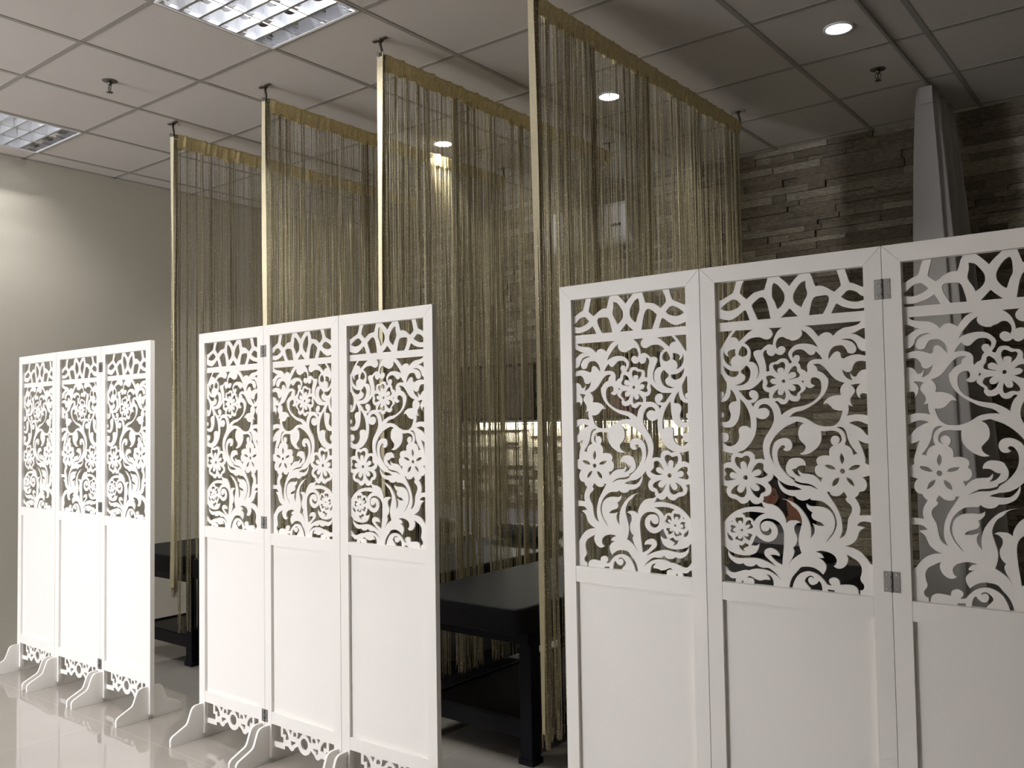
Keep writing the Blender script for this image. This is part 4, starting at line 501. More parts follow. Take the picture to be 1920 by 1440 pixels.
# ------------------------------------------------------------------ troffers
def make_troffer():
    root = empty('louvred_ceiling_light')
    h = 0.588
    a, b = (0.6 - h)/2, (0.6 + h)/2
    fr = MB()
    for (x0, x1, y0, y1) in ((a, b, a, a + 0.012), (a, b, b - 0.012, b), (a, a + 0.012, a + 0.012, b - 0.012), (b - 0.012, b, a + 0.012, b - 0.012)):
        fr.box(x0, x1, y0, y1, -0.006, 0.125)
    fr.box(a, b, a, b, 0.125, 0.13, 1)
    fr.build('housing', [M_['housing'], M_['mirror']], root)
    # louvre: two V reflectors along y, five curved cross blades along x, and a bright rim
    lv = MB()
    i0, i1 = a + 0.012, b - 0.012
    wcell = (i1 - i0)/3
    def vee(xc, half, z0=-0.004, z1=0.078):
        n = 6; L = []; R = []
        for k in range(n + 1):
            t = k/n; w = 0.0035 + half*t**2 * 1.0
            z = z0 + (z1 - z0)*t
            L.append((xc - w, z)); R.append((xc + w, z))
        pts = L + R[::-1]
        lv.prism([(p[0], p[1]) for p in pts], 'y', i0, i1, 1)
    # side half reflectors
    for xc, sgn in ((i0, 1), (i1, -1)):
        n = 6; pts = [(xc, -0.004)]
        for k in range(n + 1):
            t = k/n; pts.append((xc + sgn*(0.004 + 0.024*t**2), -0.004 + 0.082*t))
        pts.append((xc, 0.078))
        lv.prism(pts, 'y', i0, i1, 1)
    for y0, sg in ((i0, 1), (i1, -1)):
        n = 6; pts = [(y0, -0.004)]
        for k in range(n + 1):
            t = k/n; pts.append((y0 + sg*(0.004 + 0.020*t**2), -0.004 + 0.082*t))
        pts.append((y0, 0.078))
        lv.prism(pts, 'x', i0, i1, 1)
    for k in (1, 2): vee(i0 + wcell*k, 0.024)
    for k in range(1, 6):
        yc = i0 + (i1 - i0)*k/6
        for c in range(3):
            x0 = i0 + wcell*c + 0.004; x1 = i0 + wcell*(c + 1) - 0.004
            n = 8; top = []; bot = []
            for q in range(n + 1):
                t = q/n; xx = x0 + (x1 - x0)*t
                sag = 0.040*(1 - (2*t - 1)**2)
                bot.append((xx, -0.003)); top.append((xx, 0.074 - sag))
            for q in range(n):
                (xa, zt), (xb, zu) = top[q], top[q+1]
                pr = [(yc - 0.006, -0.003), (yc + 0.006, -0.003)]
                v = [lv.bm.verts.new(p) for p in ((xa, yc-0.006, -0.003), (xa, yc+0.006, -0.003), (xa, yc+0.0015, zt), (xa, yc-0.0015, zt),
                                                  (xb, yc-0.006, -0.003), (xb, yc+0.006, -0.003), (xb, yc+0.0015, zu), (xb, yc-0.0015, zu))]
                for f in ((0,1,5,4), (1,2,6,5), (2,3,7,6), (3,0,4,7)): lv.bm.faces.new([v[j] for j in f])
    lv.build('louvre', [M_['alu'], M_['mirror']], root)
    for c in range(3):
        xc = i0 + wcell*(c + 0.5)
        t = MB(); t.tube([(xc, i0 + 0.01, 0.100), (xc, i1 - 0.01, 0.100)], 0.008, 10)
        t.build('fluorescent_tube', M_['tube'], root)
        ld = bpy.data.lights.new('tube_light', 'AREA'); ld.shape = 'RECTANGLE'; ld.size = 0.018; ld.size_y = 0.52
        ld.energy = TROFFER_W; ld.color = TROFFER_COL
        lo = bpy.data.objects.new('tube_light', ld); C.objects.link(lo); lo.parent = root
        lo.location = (xc, 0.3, 0.091)
    return root
proto = make_troffer()
dim = bpy.data.lights['tube_light'].copy(); dim.energy = TROFFER_W*0.32
TL = ['square louvred fluorescent ceiling light above the middle white screen', 'square louvred fluorescent ceiling light by the left wall, cut by the photo edge',
      'square louvred ceiling light by the left wall, in the second row from the screens', 'square louvred ceiling light in the second row from the screens, away from the wall',
      'square louvred ceiling light by the left wall, in the row farthest from the screens', 'square louvred ceiling light in the row farthest from the screens, away from the wall']
for k, (x, y) in enumerate(TROFFERS):
    o = proto if k == 0 else copy_tree(proto)
    o.location = (x, y, CEIL)
    if x < -5:                       # tubes along the wall are dimmed to soften its hot spot
        for ch in children(o):
            if ch.type == 'LIGHT': ch.data = dim
    tag(o, TL[k], 'ceiling light', 'louvred ceiling lights')

# ------------------------------------------------------------------ downlights
def make_downlight(lens):
    root = empty('recessed_downlight')
    r = MB(); r.lathe([(0.066, 0.002), (0.066, -0.004), (0.060, -0.006), (0.054, -0.004), (0.053, 0.002)], 0, 0, 32)
    r.build('trim_ring', M_['plastic'], root)
    r = MB(); r.lathe([(0.0, -0.003), (0.0535, -0.003)], 0, 0, 32)
    r.build('diffuser', lens, root)
    ld = bpy.data.lights.new('downlight_lamp', 'SPOT'); ld.energy = DOWN_W*4; ld.color = DOWN_COL
    ld.spot_size = math.radians(115); ld.spot_blend = 0.7; ld.shadow_soft_size = 0.05
    lo = bpy.data.objects.new('downlight_lamp', ld); C.objects.link(lo); lo.parent = root; lo.location = (0, 0, -0.06)
    return root
d1 = make_downlight(M_['lens']); d2 = make_downlight(M_['lens_cool'])
DL = [(-4.87, 4.03, 'round recessed downlight glimpsed through the second string curtain from the left'),
      (-3.67, 4.03, 'round recessed downlight lighting the header of the second string curtain from the left'),
      (-2.45, 4.02, 'round recessed downlight seen through the nearest string curtain'),
      (-1.22, 3.98, 'round recessed downlight at the upper right, beside the white fabric curtain track')]
for k, (x, y, lb) in enumerate(DL):
    o = d1 if k == 0 else (d2 if k == 3 else copy_tree(d1))
    o.location = (x, y, CEIL); tag(o, lb, 'downlight', 'downlights over the beds')

# ------------------------------------------------------------------ sprinklers
def make_sprinkler():
    root = empty('fire_sprinkler')
    r = MB(); r.lathe([(0.0, -0.002), (0.036, -0.002), (0.038, 0.0), (0.038, 0.003), (0.0, 0.003)], 0, 0, 24)
    r.build('escutcheon', M_['steel'], root)
    r = MB()
    r.lathe([(0.0, -0.002), (0.011, -0.002), (0.011, -0.018), (0.0075, -0.022), (0.0, -0.022)], 0, 0, 12)
    r.tube([(0.008, 0, -0.018), (0.014, 0, -0.030), (0.011, 0, -0.045), (0.0, 0, -0.053)], 0.0022, 6)
    r.tube([(-0.008, 0, -0.018), (-0.014, 0, -0.030), (-0.011, 0, -0.045), (0.0, 0, -0.053)], 0.0022, 6)
    r.tube([(0, 0, -0.020), (0, 0, -0.053)], 0.0025, 6)
    r.build('frame', M_['bronze'], root)
    r = MB(); r.lathe([(0.0, -0.053), (0.004, -0.053), (0.015, -0.057), (0.016, -0.059), (0.0, -0.058)], 0, 0, 16)
    r.build('deflector', M_['bronze'], root)
    return root
s1 = make_sprinkler(); s1.location = (-4.26, 2.20, CEIL + 0.002)
tag(s1, 'fire sprinkler on the ceiling at upper left, beyond the left troffer', 'sprinkler', 'fire sprinklers')
s2 = copy_tree(s1); s2.location = (-1.22, 4.59, CEIL + 0.002); s2.rotation_euler.z = 0.6
tag(s2, 'fire sprinkler on the darker ceiling at upper right, near the white curtain', 'sprinkler', 'fire sprinklers')

# ------------------------------------------------------------------ folding screens
PW, SZT, SZB, TH, ST = 0.4865, 1.81, 0.022, 0.022, 0.0445
OW = PW - 2*ST
FZ0, FZ1 = 0.940, 1.765
def parse(t): return [[tuple(float(v)/1e4 for v in p.split(',')) for p in ln.split()] for ln in t.strip().split('\n')]
def fret_mesh(mirror):
    sx = OW/0.398
    loops = [[(0, 0), (OW, 0), (OW, FZ1 - FZ0), (0, FZ1 - FZ0)]]
    for h in parse(FRET):
        lp = [(p[0]*sx, p[1]) for p in h]
        if mirror: lp = [(OW - p[0], p[1]) for p in lp]
        loops.append(lp)
    me = fill_plate('fretwork', loops, 0.003, 0.0045)
    me.materials.append(M_['lacquer'])
    for v in me.vertices: v.co.x += ST; v.co.z += FZ0
    return me
fret_a, fret_b = fret_mesh(False), fret_mesh(True)
def skirt_mesh():
    k = (OW/2)/0.207
    rc, zc, ro, ri = OW/2, 0.116, 0.0435, 0.0225
    left = [(p[0]*k, p[1]) for p in parse(SKIRT_EDGE)[0][:-6]]
    left[0] = (0.0, left[0][1])
    a0 = math.radians(202)
    arc = [(rc + ro*math.cos(a0 + (math.radians(338) - a0)*t/16), zc + ro*math.sin(a0 + (math.radians(338) - a0)*t/16)) for t in range(17)]
    while left and left[-1][0] > arc[0][0] - 0.004: left.pop()
    right = [(OW - x, z) for x, z in left[::-1]]
    outer = [(0, 0.162)] + left + arc + right + [(OW, 0.162)]
    loops = [outer]
    for h in parse(SKIRT_HOLES):
        lp = [(max(p[0]*k, 0.0), min(p[1], 0.1585)) for p in h]
        if lp[0][0] < 0.025: lp = [((0.0015 if p[0] < 0.025 else p[0]), p[1]) for p in lp]
        loops.append(lp); loops.append([(OW - x, z) for x, z in lp])
    loops.append([(rc + ri*math.cos(t*PI/10), zc + ri*math.sin(t*PI/10)) for t in range(20)])
    me = fill_plate('skirt_fretwork', loops, 0.003, 0.0045)
    me.materials.append(M_['lacquer'])
    for v in me.vertices: v.co.x += ST
    return me
skirt = skirt_mesh()
def frame_mesh():
    f = MB(); g = 0.0006; h = TH/2
    # stiles, mitred at the top
    f.prism([(0.0006, SZB), (ST, SZB), (ST, SZT - ST - 0.0), (0.0006, SZT - g)], 'y', -h, h)
    f.prism([(PW - 0.0006, SZB), (PW - 0.0006, SZT - g), (PW - ST, SZT - ST), (PW - ST, SZB)], 'y', -h, h)
    f.prism([(ST + g, SZT - ST), (PW - ST - g, SZT - ST), (PW - 0.0008 - g, SZT), (0.0008 + g, SZT)], 'y', -h, h)
    f.box(ST + g, PW - ST - g, -h + 0.0004, h, 0.892, FZ0)
    f.box(ST + g, PW - ST - g, -h + 0.0004, h, 0.161, 0.208)
    return f.mesh('frame')
frame = frame_mesh(); frame.materials.append(M_['lacquer'])
lp_ = MB(); lp_.box(ST - 0.004, PW - ST + 0.004, 0.0005, 0.0065, 0.205, 0.896); lpm = lp_.mesh('lower_panel'); lpm.materials.append(M_['lacquer'])
prof = [(-0.167, 0), (-0.167, 0.030), (-0.163, 0.038), (-0.155, 0.045), (-0.092, 0.074), (-0.086, 0.080), (-0.082, 0.087), (-0.066, 0.134), (-0.060, 0.143), (-0.050, 0.149), (-0.036, 0.151)]
fo = MB(); fo.prism(prof + [(-y, z) for y, z in prof[::-1]], 'x', -0.006, 0.006)
bmesh.ops.bevel(fo.bm, geom=fo.bm.edges[:], offset=0.0008, segments=1, affect='EDGES')
foot_me = fo.mesh('foot'); foot_me.materials.append(M_['lacquer'])
def hinge_mesh():
    m = MB()
    m.box(-0.019, -0.002, -0.0015, 0, -0.025, 0.025)
    m.box(0.002, 0.019, -0.0015, 0, -0.025, 0.025)
    for z0, z1 in ((-0.025, -0.0125), (-0.0115, 0.0115), (0.0125, 0.025)): m.tube([(0, -0.0025, z0), (0, -0.0025, z1)], 0.0026, 10)
    return m.mesh('hinge')
hin = hinge_mesh(); hin.materials.append(M_['steel'])
def screw_mesh():
    m = MB(); n = 12
    vs = [m.bm.verts.new((0.0036*math.cos(k*2*PI/n), 0.0004, 0.0036*math.sin(k*2*PI/n))) for k in range(n)]
    ws = [m.bm.verts.new((0.0024*math.cos(k*2*PI/n), -0.0010, 0.0024*math.sin(k*2*PI/n))) for k in range(n)]
    for k in range(n): m.bm.faces.new((vs[k], vs[(k+1) % n], ws[(k+1) % n], ws[k]))
    m.bm.faces.new(ws)
    return m.mesh('screw')
scr = screw_mesh(); scr.materials.append(M_['chrome'])

def make_screen(verts, pattern, hinge_at, label):
    root = empty('folding_screen', (*verts[0], 0))
    o0 = Vector((*verts[0], 0))
    for k in range(3):
        a, b = Vector((*verts[k], 0)), Vector((*verts[k+1], 0))
        ang = math.atan2(b.y - a.y, b.x - a.x)
        p = link('panel_frame', frame, root); p.location = a - o0; p.rotation_euler.z = ang
        link('fretwork', fret_a if pattern[k] == 'P' else fret_b, p)
        link('lower_panel', lpm, p)
        link('skirt_fretwork', skirt, p)
        for fx in (0.024, PW - 0.024):
            f = link('foot', foot_me, p); f.location = (fx, 0, 0)
    for zc in (1.702, 0.982, 0.186):
        v = Vector((*verts[hinge_at], 0)) - o0
        h = link('hinge', hin, root); h.location = (v.x, v.y - TH/2 - 0.0006, zc)
        for sx in (-0.0115, 0.0115):
            for sz in (-0.017, 0.017):
                w = link('screw', scr, h); w.location = (sx, -0.0018, sz)
    tag(root, label, 'folding screen', 'white fretwork folding screens')
    return root
V_left = [(-5.451, 2.288), (-4.964, 2.277), (-4.477, 2.281), (-3.990, 2.278)]
V_mid = [(-3.598, 2.290), (-3.111, 2.286), (-2.624, 2.277), (-2.137, 2.289)]
V_big = [(-1.587, 2.288), (-1.100, 2.279), (-0.613, 2.290), (-0.127, 2.284)]
make_screen(V_left, 'PMP', 2, 'white three-panel fretwork folding screen, the leftmost and farthest, near the cream wall')
make_screen(V_mid, 'PMP', 1, 'white three-panel fretwork folding screen standing between the other two')
make_screen(V_big, 'MPM', 2, 'white fretwork folding screen at the right, nearest and largest, cut by the photo edge')

# ------------------------------------------------------------------ string curtains
def string_curtain(X, label, seed, end_z=0.17, nst=500, Y0=2.735, Y1=4.70, edge_z=None):
    edge_z = end_z if edge_z is None else edge_z
    rnd = random.Random(seed)
    root = empty('string_curtain', (X, Y0, 0))
    L = Y1 - Y0; ZR = CEIL - 0.075
    # rod
    r = MB(); r.tube([(0, -0.015, ZR), (0, L + 0.015, ZR)], 0.010, 12); r.build('rod', M_['steel'], root)
    # brackets: ceiling plate + curved arm
    for y in (0.0, L - 0.01):
        b = MB()
        b.box(-0.042, 0.042, y - 0.009, y + 0.009, CEIL - 0.006, CEIL - 0.0012, 0, 0.001)
        b.tube([(0, y, CEIL - 0.005), (0.004, y, CEIL - 0.03), (0.012, y, CEIL - 0.055), (0.010, y, CEIL - 0.082), (0.0, y, CEIL - 0.090)], [0.008, 0.006, 0.006, 0.006, 0.006], 8)
        b.lathe([(0.0, CEIL - 0.012), (0.016, CEIL - 0.010), (0.018, CEIL - 0.005)], 0, y, 14)
        b.build('bracket', M_['bronze'], root)
    # gathered woven header sleeve round the rod
    h = MB(); ny, na = 220, 12; rings = []
    ph = [rnd.uniform(0, 6.28) for _ in range(6)]
    for iy in range(ny + 1):
        y = 0.02 + (L - 0.02)*iy/ny
        g = 0.0035*math.sin(y*95 + ph[0]) + 0.003*math.sin(y*61 + ph[1]) + 0.002*math.sin(y*153 + ph[2])
        sag = 0.003*math.sin(y*19 + ph[3]) + 0.004*math.sin(y*37 + ph[4]) + 0.004*math.sin(y*83 + ph[5])
        ring = []
        # teardrop section: round over the rod, skirt below
        for (sx, sz) in ((0, 0.016), (0.012, 0.010), (0.016, -0.002), (0.012, -0.016), (0.006, -0.038), (0.005, -0.062),
                         (0.0, -0.066), (-0.005, -0.062), (-0.006, -0.038), (-0.012, -0.016), (-0.016, -0.002), (-0.012, 0.010)):
            low = max(0, -sz)/0.066
            ring.append(h.bm.verts.new((sx + math.copysign(g*1.4, sx)*(1 if sx else 0) + low*0.004*math.sin(y*70 + ph[2]), y, ZR + sz + g*0.4 + (sag*low))))
        rings.append(ring)
    for a, b in zip(rings, rings[1:]):
        for k in range(na):
            f = h.bm.faces.new((a[k], a[(k+1) % na], b[(k+1) % na], b[k])); f.smooth = True
    h.build('header', M_['header'], root)
    # strings: thin threads, some doubled, drawn into clumps towards the floor
    s = MB(); bm = s.bm
    ncl = 52
    cls = sorted([0.045, 0.095] + [rnd.uniform(0.13, L - 0.01) for _ in range(ncl)])
    wide = [rnd.choice(cls) for _ in range(16)]
    zs = [ZR - 0.045, 2.75, 2.35, 1.95, 1.55, 1.2, 0.9, 0.68, 0.5, 0.36, 0.27]
    for k in range(nst):
        y0 = 0.015 + (L - 0.02)*(k + rnd.uniform(-0.45, 0.45))/nst
        if rnd.random() < 0.42: y0 = rnd.choice(cls) + rnd.gauss(0, 0.007)
        elif rnd.random() < 0.22: y0 = rnd.choice(wide) + rnd.uniform(-0.006, 0.006)
        y0 = min(max(y0, 0.012), L - 0.004)
        c = min(cls, key=lambda q: abs(q - y0))
        pull = rnd.uniform(0.5, 0.96)
        x0 = rnd.gauss(0, 0.0045)
        zb = end_z + abs(rnd.gauss(0, 0.035)) + (0.10 if rnd.random() < 0.08 else 0)
        w = rnd.choice((0.0007, 0.0009, 0.0009, 0.0012, 0.0012, 0.0016))
        wa, wp = rnd.uniform(0.0005, 0.0022), rnd.uniform(0, 6.28)
        pts = []
        for z in [q for q in zs if q > zb + 0.03] + [zb]:
            t = min(1, max(0, (2.9 - z)/2.6)); e = t**1.7*pull
            fray = 0.006*max(0, (0.35 - z)/0.35)
            pts.append(Vector((x0*(1 + 0.7*t) + wa*math.sin(z*5 + wp) + rnd.uniform(-1, 1)*fray,
                               y0 + (c - y0)*e + wa*math.cos(z*4 + wp) + rnd.uniform(-1, 1)*fray, z)))
        rings = []
        for p in pts:
            rings.append([bm.verts.new(p + Vector((w*math.cos(a + wp), w*math.sin(a + wp), 0))) for a in (0, 2.094, 4.189)])
        for a, b in zip(rings, rings[1:]):
            for q in range(3): bm.faces.new((a[q], a[(q+1) % 3], b[(q+1) % 3], b[q])).smooth = True
    o = s.build('strings', M_['string'], root); o['kind'] = 'stuff'
    # the dense leading edge: a flat pale ribbon with thick strings behind it
    e = MB(); n = 26; rl = []
    zt, zb = ZR + 0.012, edge_z + 0.05
    for k in range(n + 1):
        t = k/n; z = zt + (zb - zt)*t
        tw = 0.30*math.sin(t*5 + seed) * (1 if t > 0.35 else t/0.35)
        hw = 0.0135*(1 - 0.30*t + 0.18*math.sin(t*11 + seed))
        cx = 0.004*math.sin(t*6 + seed); cy2 = -0.002 + 0.006*math.sin(t*4 + seed*2)
        d = Vector((math.cos(tw + 0.2), math.sin(tw + 0.2), 0)); nn = Vector((-d.y, d.x, 0))*0.0016
        c3 = Vector((cx, cy2, z))
        rl.append([e.bm.verts.new(c3 + d*hw + nn), e.bm.verts.new(c3 - d*hw + nn), e.bm.verts.new(c3 - d*hw - nn), e.bm.verts.new(c3 + d*hw - nn)])
    for a, b in zip(rl, rl[1:]):
        for q in range(4): e.bm.faces.new((a[q], a[(q+1) % 4], b[(q+1) % 4], b[q]))
    e.bm.faces.new(rl[0][::-1]); e.bm.faces.new(rl[-1])
    e.build('edge_ribbon', M_['band'], root)
    e = MB()
    for k in range(26):
        xx, yy = rnd.uniform(-0.011, 0.014), rnd.uniform(0.0, 0.024)
        zb = edge_z - 0.015 + rnd.uniform(0, 0.05); ww = rnd.uniform(0.0012, 0.002)
        pts = []
        for z in [q for q in (ZR - 0.02, 2.5, 1.9, 1.3, 0.9, 0.6, 0.4, 0.3) if q > zb + 0.02] + [zb]:
            fr = 0.007*max(0, (0.5 - z)/0.5)
            pts.append((xx + 0.003*math.sin(z*3 + k) + rnd.uniform(-1, 1)*fr, yy + 0.003*math.cos(z*2.5 + k) + rnd.uniform(-1, 1)*fr, z))
        e.tube(pts, ww, 5)
    e.build('edge_strings', M_['string'], root)
    tag(root, label, 'string curtain', 'gold string curtains hung between the beds')
    return root
string_curtain(-4.58, 'gold string curtain, the leftmost and farthest of the four, hanging beside the cream wall', 3, 0.22, 560, edge_z=0.44)
string_curtain(-3.72, 'gold string curtain second from the left, its far header lit by a downlight', 5, 0.19, 640)
string_curtain(-2.87, 'gold string curtain third from the left, dropping behind the middle screen', 8, 0.17, 680)
string_curtain(-2.01, 'gold string curtain nearest the camera, its frayed end hanging clear between two screens', 12, 0.15, 720)

# ------------------------------------------------------------------ treatment beds
def rounded(w0, w1, l0, l1, r, n=4):
    pts = []
    for cx, cy2, a in ((w1 - r, l0 + r, -90), (w1 - r, l1 - r, 0), (w0 + r, l1 - r, 90), (w0 + r, l0 + r, 180)):
        for k in range(n + 1):
            t = math.radians(a + 90*k/n); pts.append((cx + r*math.cos(t), cy2 + r*math.sin(t)))
    return pts
BW, BL, BH = 0.66, 1.74, 0.648
def make_bed():
    root = empty('treatment_bed')
    m = MB(); m.prism(rounded(0, BW, 0, BL, 0.05), 'z', BH - 0.108, BH)
    tops = [e for e in m.bm.edges if all(v.co.z > BH - 1e-4 for v in e.verts)] + [e for e in m.bm.edges if all(v.co.z < BH - 0.1079 for v in e.verts)]
    bmesh.ops.bevel(m.bm, geom=tops, offset=0.014, segments=4, affect='EDGES', profile=0.6)
    for f in m.bm.faces: f.smooth = abs(f.normal.z) < 0.98
    m.build('mattress', M_['black'], root)
    m = MB()
    m.box(0.035, BW - 0.035, 0.10, BL - 0.10, BH - 0.165, BH - 0.108)
    m.build('frame_rail', M_['blackmetal'], root)
    for x in (0.012, BW - 0.090):
        for y in (0.11, BL - 0.17):
            l = MB(); l.box(x, x + 0.06, y, y + 0.06, 0.018, BH - 0.112, 0, 0.003)
            l.prism([(x - 0.006, y - 0.006), (x + 0.066, y - 0.006), (x + 0.066, y + 0.066), (x - 0.006, y + 0.066)], 'z', 0, 0.022)
            l.build('leg', M_['blackmetal'], root)
    m = MB(); m.box(0.03, BW - 0.05, 0.115, BL - 0.115, 0.150, 0.168)
    m.box(0.05, BW - 0.06, 0.118, 0.136, 0.100, 0.176); m.box(0.05, BW - 0.06, BL - 0.136, BL - 0.118, 0.100, 0.176)
    m.box(0.02, 0.038, 0.17, BL - 0.17, 0.100, 0.176); m.box(BW - 0.068, BW - 0.05, 0.17, BL - 0.17, 0.100, 0.176)
    m.build('shelf', M_['blackmetal'], root)
    return root
bed = make_bed()
BEDS = [(-5.285, 2.79, 'black padded treatment bed by the cream wall, left of the leftmost string curtain'),
        (-4.505, 2.79, 'black padded treatment bed between the first and second string curtains from the left'),
        (-3.655, 2.79, 'black padded treatment bed between the second and third string curtains from the left'),
        (-2.803, 2.76, 'black padded treatment bed in the gap between the middle and right screens'),
        (-1.94, 2.76, 'black padded treatment bed behind the right screen, glimpsed through its fretwork')]
for k, (x, y, lb) in enumerate(BEDS):
    o = bed if k == 0 else copy_tree(bed)
    o.location = (x, y, 0); tag(o, lb, 'bed', 'black treatment beds')

# bolsters at the head ends
def make_bolster():
    m = MB()
    n, seg = 14, 16; rings = []
    for k in range(n + 1):
        x = 0.46*k/n; t = 2*k/n - 1
        r = 0.062*(1 - abs(t)**6*0.55)
        rings.append([m.bm.verts.new((x, r*1.35*math.cos(2*PI*q/seg), 0.055 + r*0.88*math.sin(2*PI*q/seg))) for q in range(seg)])
    for a, b in zip(rings, rings[1:]):
        for q in range(seg): m.bm.faces.new((a[q], a[(q+1) % seg], b[(q+1) % seg], b[q])).smooth = True
    m.bm.faces.new(rings[0][::-1]); m.bm.faces.new(rings[-1])
    return m.build('bolster', M_['black'])
bo = make_bolster()
for k, (x, y, rz, lb) in enumerate(((-3.52, 4.33, 0.04, 'black bolster pillow at the wall end of the bed behind the third string curtain'),
                                (-4.37, 4.36, -0.05, 'black bolster pillow at the wall end of the bed behind the second string curtain'),)):
    o = bo if k == 0 else bo.copy()
    if k: C.objects.link(o)
    o.location = (x, y, BH); o.rotation_euler.z = rz
    tag(o, lb, 'pillow', 'black bolsters on the beds')

# low black bench along the dado
bn = empty('bench', (-2.62, 5.02, 0), math.radians(-4))
m = MB(); m.box(0, 0.86, 0, 0.36, 0.52, 0.60, 0, 0.012, 3); m.build('seat', M_['black'], bn)
for x in (0.04, 0.77):
    for y in (0.04, 0.27):
        l = MB(); l.box(x, x + 0.05, y, y + 0.05, 0, 0.522, 0, 0.003); l.build('leg', M_['blackmetal'], bn)
tag(bn, 'low black padded bench against the grey lower wall, under the picture of a woman', 'bench')

# ------------------------------------------------------------------ things on the stone wall
WY = YB - 0.022
# air conditioner
ac = empty('air_conditioner', (-3.86, WY, 2.66))
m = MB(); pf = [(0, 0), (-0.13, 0), (-0.185, 0.03), (-0.205, 0.07), (-0.21, 0.25), (-0.19, 0.275), (0, 0.285)]
m.prism(pf, 'x', 0.0, 0.74); m.build('body', M_['plastic'], ac)
m = MB(); m.prism([(-0.132, -0.004), (-0.188, 0.027), (-0.182, 0.031), (-0.128, 0.000)], 'x', 0.04, 0.66); m.build('flap', M_['plastic'], ac)
m = MB(); m.box(0.60, 0.68, -0.2145, -0.2095, 0.10, 0.12); m.build('display', M_['blackgloss'], ac)
tag(ac, 'white wall-mounted air conditioner high on the stone wall, behind the nearest string curtain', 'air conditioner')

# black framed pictures
def picture(x0, x1, z0, z1, art, label, cat='picture'):
    root = empty('framed_picture', (x0, WY, z0)); w, h = x1 - x0, z1 - z0
    m = MB(); b = 0.022
    for (a, c, d, e) in ((0, w, 0, b), (0, w, h - b, h), (0, b, b, h - b), (w - b, w, b, h - b)): m.box(a, c, -0.028, 0.0, d, e)
    m.build('frame', M_['blackgloss'], root)
    m = MB(); m.box(b, w - b, -0.012, -0.002, b, h - b); m.build('print', M_[art], root)
    tag(root, label, cat, 'framed pictures on the stone wall'); return root, w, h
picture(-4.87, -4.11, 1.395, 1.845, 'umber', 'black framed dark picture above the left end of the light bar')
pc, w, h = picture(-3.98, -2.78, 1.395, 1.865, 'blackgloss', 'black framed picture with a magenta patch, above the right part of the light bar')
m = MB(); m.prism([(0.49, 0.024), (0.84, 0.024), (0.90, 0.12), (0.80, 0.21), (0.66, 0.255), (0.55, 0.20), (0.47, 0.11)], 'y', -0.0135, -0.0122)
m.build('magenta_print', M_['magenta'], pc)['label'] = 'magenta patch printed on the picture'

# light bar under the pictures
lb_ = empty('light_bar', (-4.69, WY, 1.372))
LBW = 2.04
m = MB(); m.box(0, LBW, -0.030, 0.0, 0.006, 0.022); m.build('channel', M_['chrome'], lb_)
m = MB(); m.box(0.005, LBW - 0.005, -0.027, -0.004, 0.0, 0.0058); m.build('led_strip', M_['led'], lb_)
ld = bpy.data.lights.new('led_lamp', 'AREA'); ld.shape = 'RECTANGLE'; ld.size = LBW - 0.02; ld.size_y = 0.02; ld.energy = LED_W; ld.color = (1.0, 1.0, 0.86)
lo = bpy.data.objects.new('led_lamp', ld); C.objects.link(lo); lo.parent = lb_; lo.location = (LBW/2, -0.020, -0.002); lo.rotation_euler = (0, 0, 0)
tag(lb_, 'long bright light bar washing down the stone wall behind the string curtains', 'light bar')

# socket
so = empty('power_socket', (-4.865, WY, 0.865))
m = MB(); m.box(-0.037, 0.037, -0.009, 0.0, -0.037, 0.037, 0, 0.003); m.build('plate', M_['plastic'], so)
m = MB()
for x, z in ((-0.010, 0.010), (0.010, 0.010), (0, -0.010)): m.box(x - 0.002, x + 0.002, -0.0098, -0.0088, z - 0.006, z + 0.006)
m.build('slots', M_['blackgloss'], so)
tag(so, 'small white power socket on the stone wall above the grey lower wall', 'power socket')

# advertising picture of a woman (flat print)
po = empty('photo_board', (-2.44, WY - 0.004, 0.712))
m = MB(); m.box(-0.04, 0.51, -0.014, 0, -0.012, 0.295, 0, 0.002); m.build('board', M_['blackgloss'], po)
def blob(name, pts, mt, d, par=po):
    mm = MB(); mm.prism(pts, 'y', -0.0142 - d, -0.0140 - d + 0.0002); return mm.build(name, M_[mt], par)
def ell(cx, cz, rx, rz, n=24, rot=0):
    return [(cx + rx*math.cos(t)*math.cos(rot) - rz*math.sin(t)*math.sin(rot), cz + rx*math.cos(t)*math.sin(rot) + rz*math.sin(t)*math.cos(rot)) for t in [2*PI*k/n for k in range(n)]]
pr_ = blob('printed_woman', ell(0.225, 0.175, 0.052, 0.072, rot=-0.25), 'skin', 0.0006)
pr_['label'] = 'printed face of a dark-haired woman'
blob('printed_hair', [(0.150, 0.02), (0.145, 0.16), (0.165, 0.25), (0.225, 0.285), (0.290, 0.262), (0.318, 0.18), (0.335, 0.05), (0.300, 0.005), (0.272, 0.06), (0.280, 0.150), (0.255, 0.215), (0.215, 0.232), (0.178, 0.205), (0.168, 0.12), (0.175, 0.03)], 'hair', 0.0010)
for ex, ez in ((0.205, 0.185), (0.246, 0.176)):
    blob('printed_eye', ell(ex, ez, 0.011, 0.0042, 12, -0.2), 'hair', 0.0014)
    blob('printed_brow', [(ex - 0.016, ez + 0.014), (ex - 0.004, ez + 0.020), (ex + 0.014, ez + 0.014), (ex + 0.013, ez + 0.011), (ex - 0.004, ez + 0.016), (ex - 0.015, ez + 0.011)], 'hair', 0.0014)
blob('printed_mouth', ell(0.218, 0.129, 0.013, 0.0050, 12, -0.2), 'lips', 0.0014)
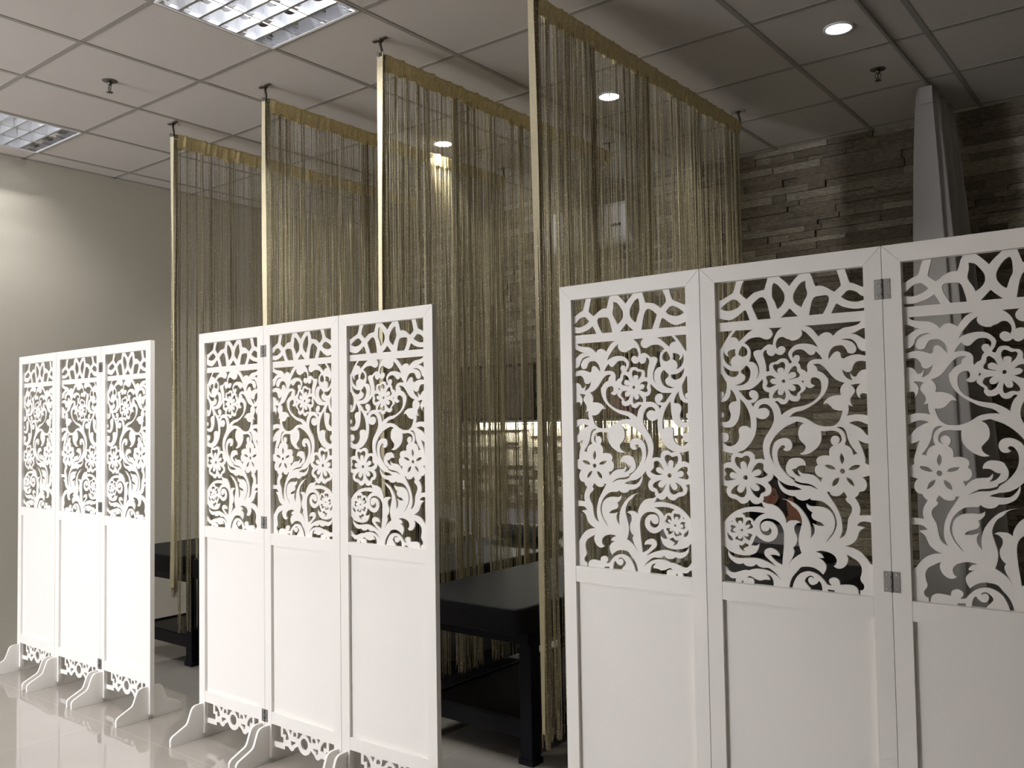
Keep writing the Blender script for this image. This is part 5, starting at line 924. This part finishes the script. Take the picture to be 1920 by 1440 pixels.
blob('printed_nose', [(0.222, 0.176), (0.213, 0.150), (0.222, 0.147), (0.229, 0.151)], 'lips', 0.0013)
blob('printed_shoulder', [(0.30, 0.002), (0.315, 0.09), (0.335, 0.16), (0.365, 0.165), (0.385, 0.11), (0.43, 0.05), (0.445, 0.002)], 'skin', 0.0006)
tag(po, 'glossy dark photo board with a printed woman, on the wall behind the right screen', 'picture')

# ------------------------------------------------------------------ white fabric curtain and its track
tr = MB(); tr.box(-1.077, -1.063, 1.2, 5.50, CEIL - 0.013, CEIL - 0.0012)
tag(tr.build('curtain_track', M_['tbar']), 'slim grey ceiling track carrying the white fabric curtain', 'curtain track')
def fabric_curtain():
    root = empty('fabric_curtain', (-1.072, 4.93, 0))
    m = MB(); NU, NV = 260, 44; grid = []
    for v in range(NV + 1):
        t = v/NV; z = CEIL - 0.022 + (0.03 - CEIL + 0.022)*t
        row = []
        for u in range(NU + 1):
            s_u = u/NU
            wide = 1 + 0.55*t
            y = 0.0 + 0.52*s_u
            amp = (0.028 + 0.085*t**0.7)
            ph = s_u*2*PI*8.5 + 0.9*math.sin(s_u*9) + 2.6
            amp = (0.028 + 0.085*t**0.7)*(1 + 0.30*math.sin(s_u*17 + 0.6) + 0.22*math.sin(s_u*41))
            x = amp*math.sin(ph) + 0.25*amp*math.sin(ph*2.3 + 1 + 2*t) + 0.05*t*math.sin(s_u*7 + 1)
            x += 0.10*t*(s_u - 0.45) + 0.028*t
            y += 0.018*math.sin(ph*0.5 + 3*t) * t
            row.append(m.bm.verts.new((x, y, z)))
        grid.append(row)
    for a, b in zip(grid, grid[1:]):
        for k in range(NU): m.bm.faces.new((a[k], a[k+1], b[k+1], b[k])).smooth = True
    o = m.build('cloth', M_['sheer'], root)
    md = o.modifiers.new('thickness', 'SOLIDIFY'); md.thickness = 0.0012
    h = MB()
    h.box(-0.032, 0.030, -0.012, -0.008, CEIL - 0.115, CEIL - 0.026)
    h.build('heading_tab', M_['sheer'], root)
    tag(root, 'white gathered fabric curtain hanging from the ceiling track by the stone wall', 'curtain')
fabric_curtain()
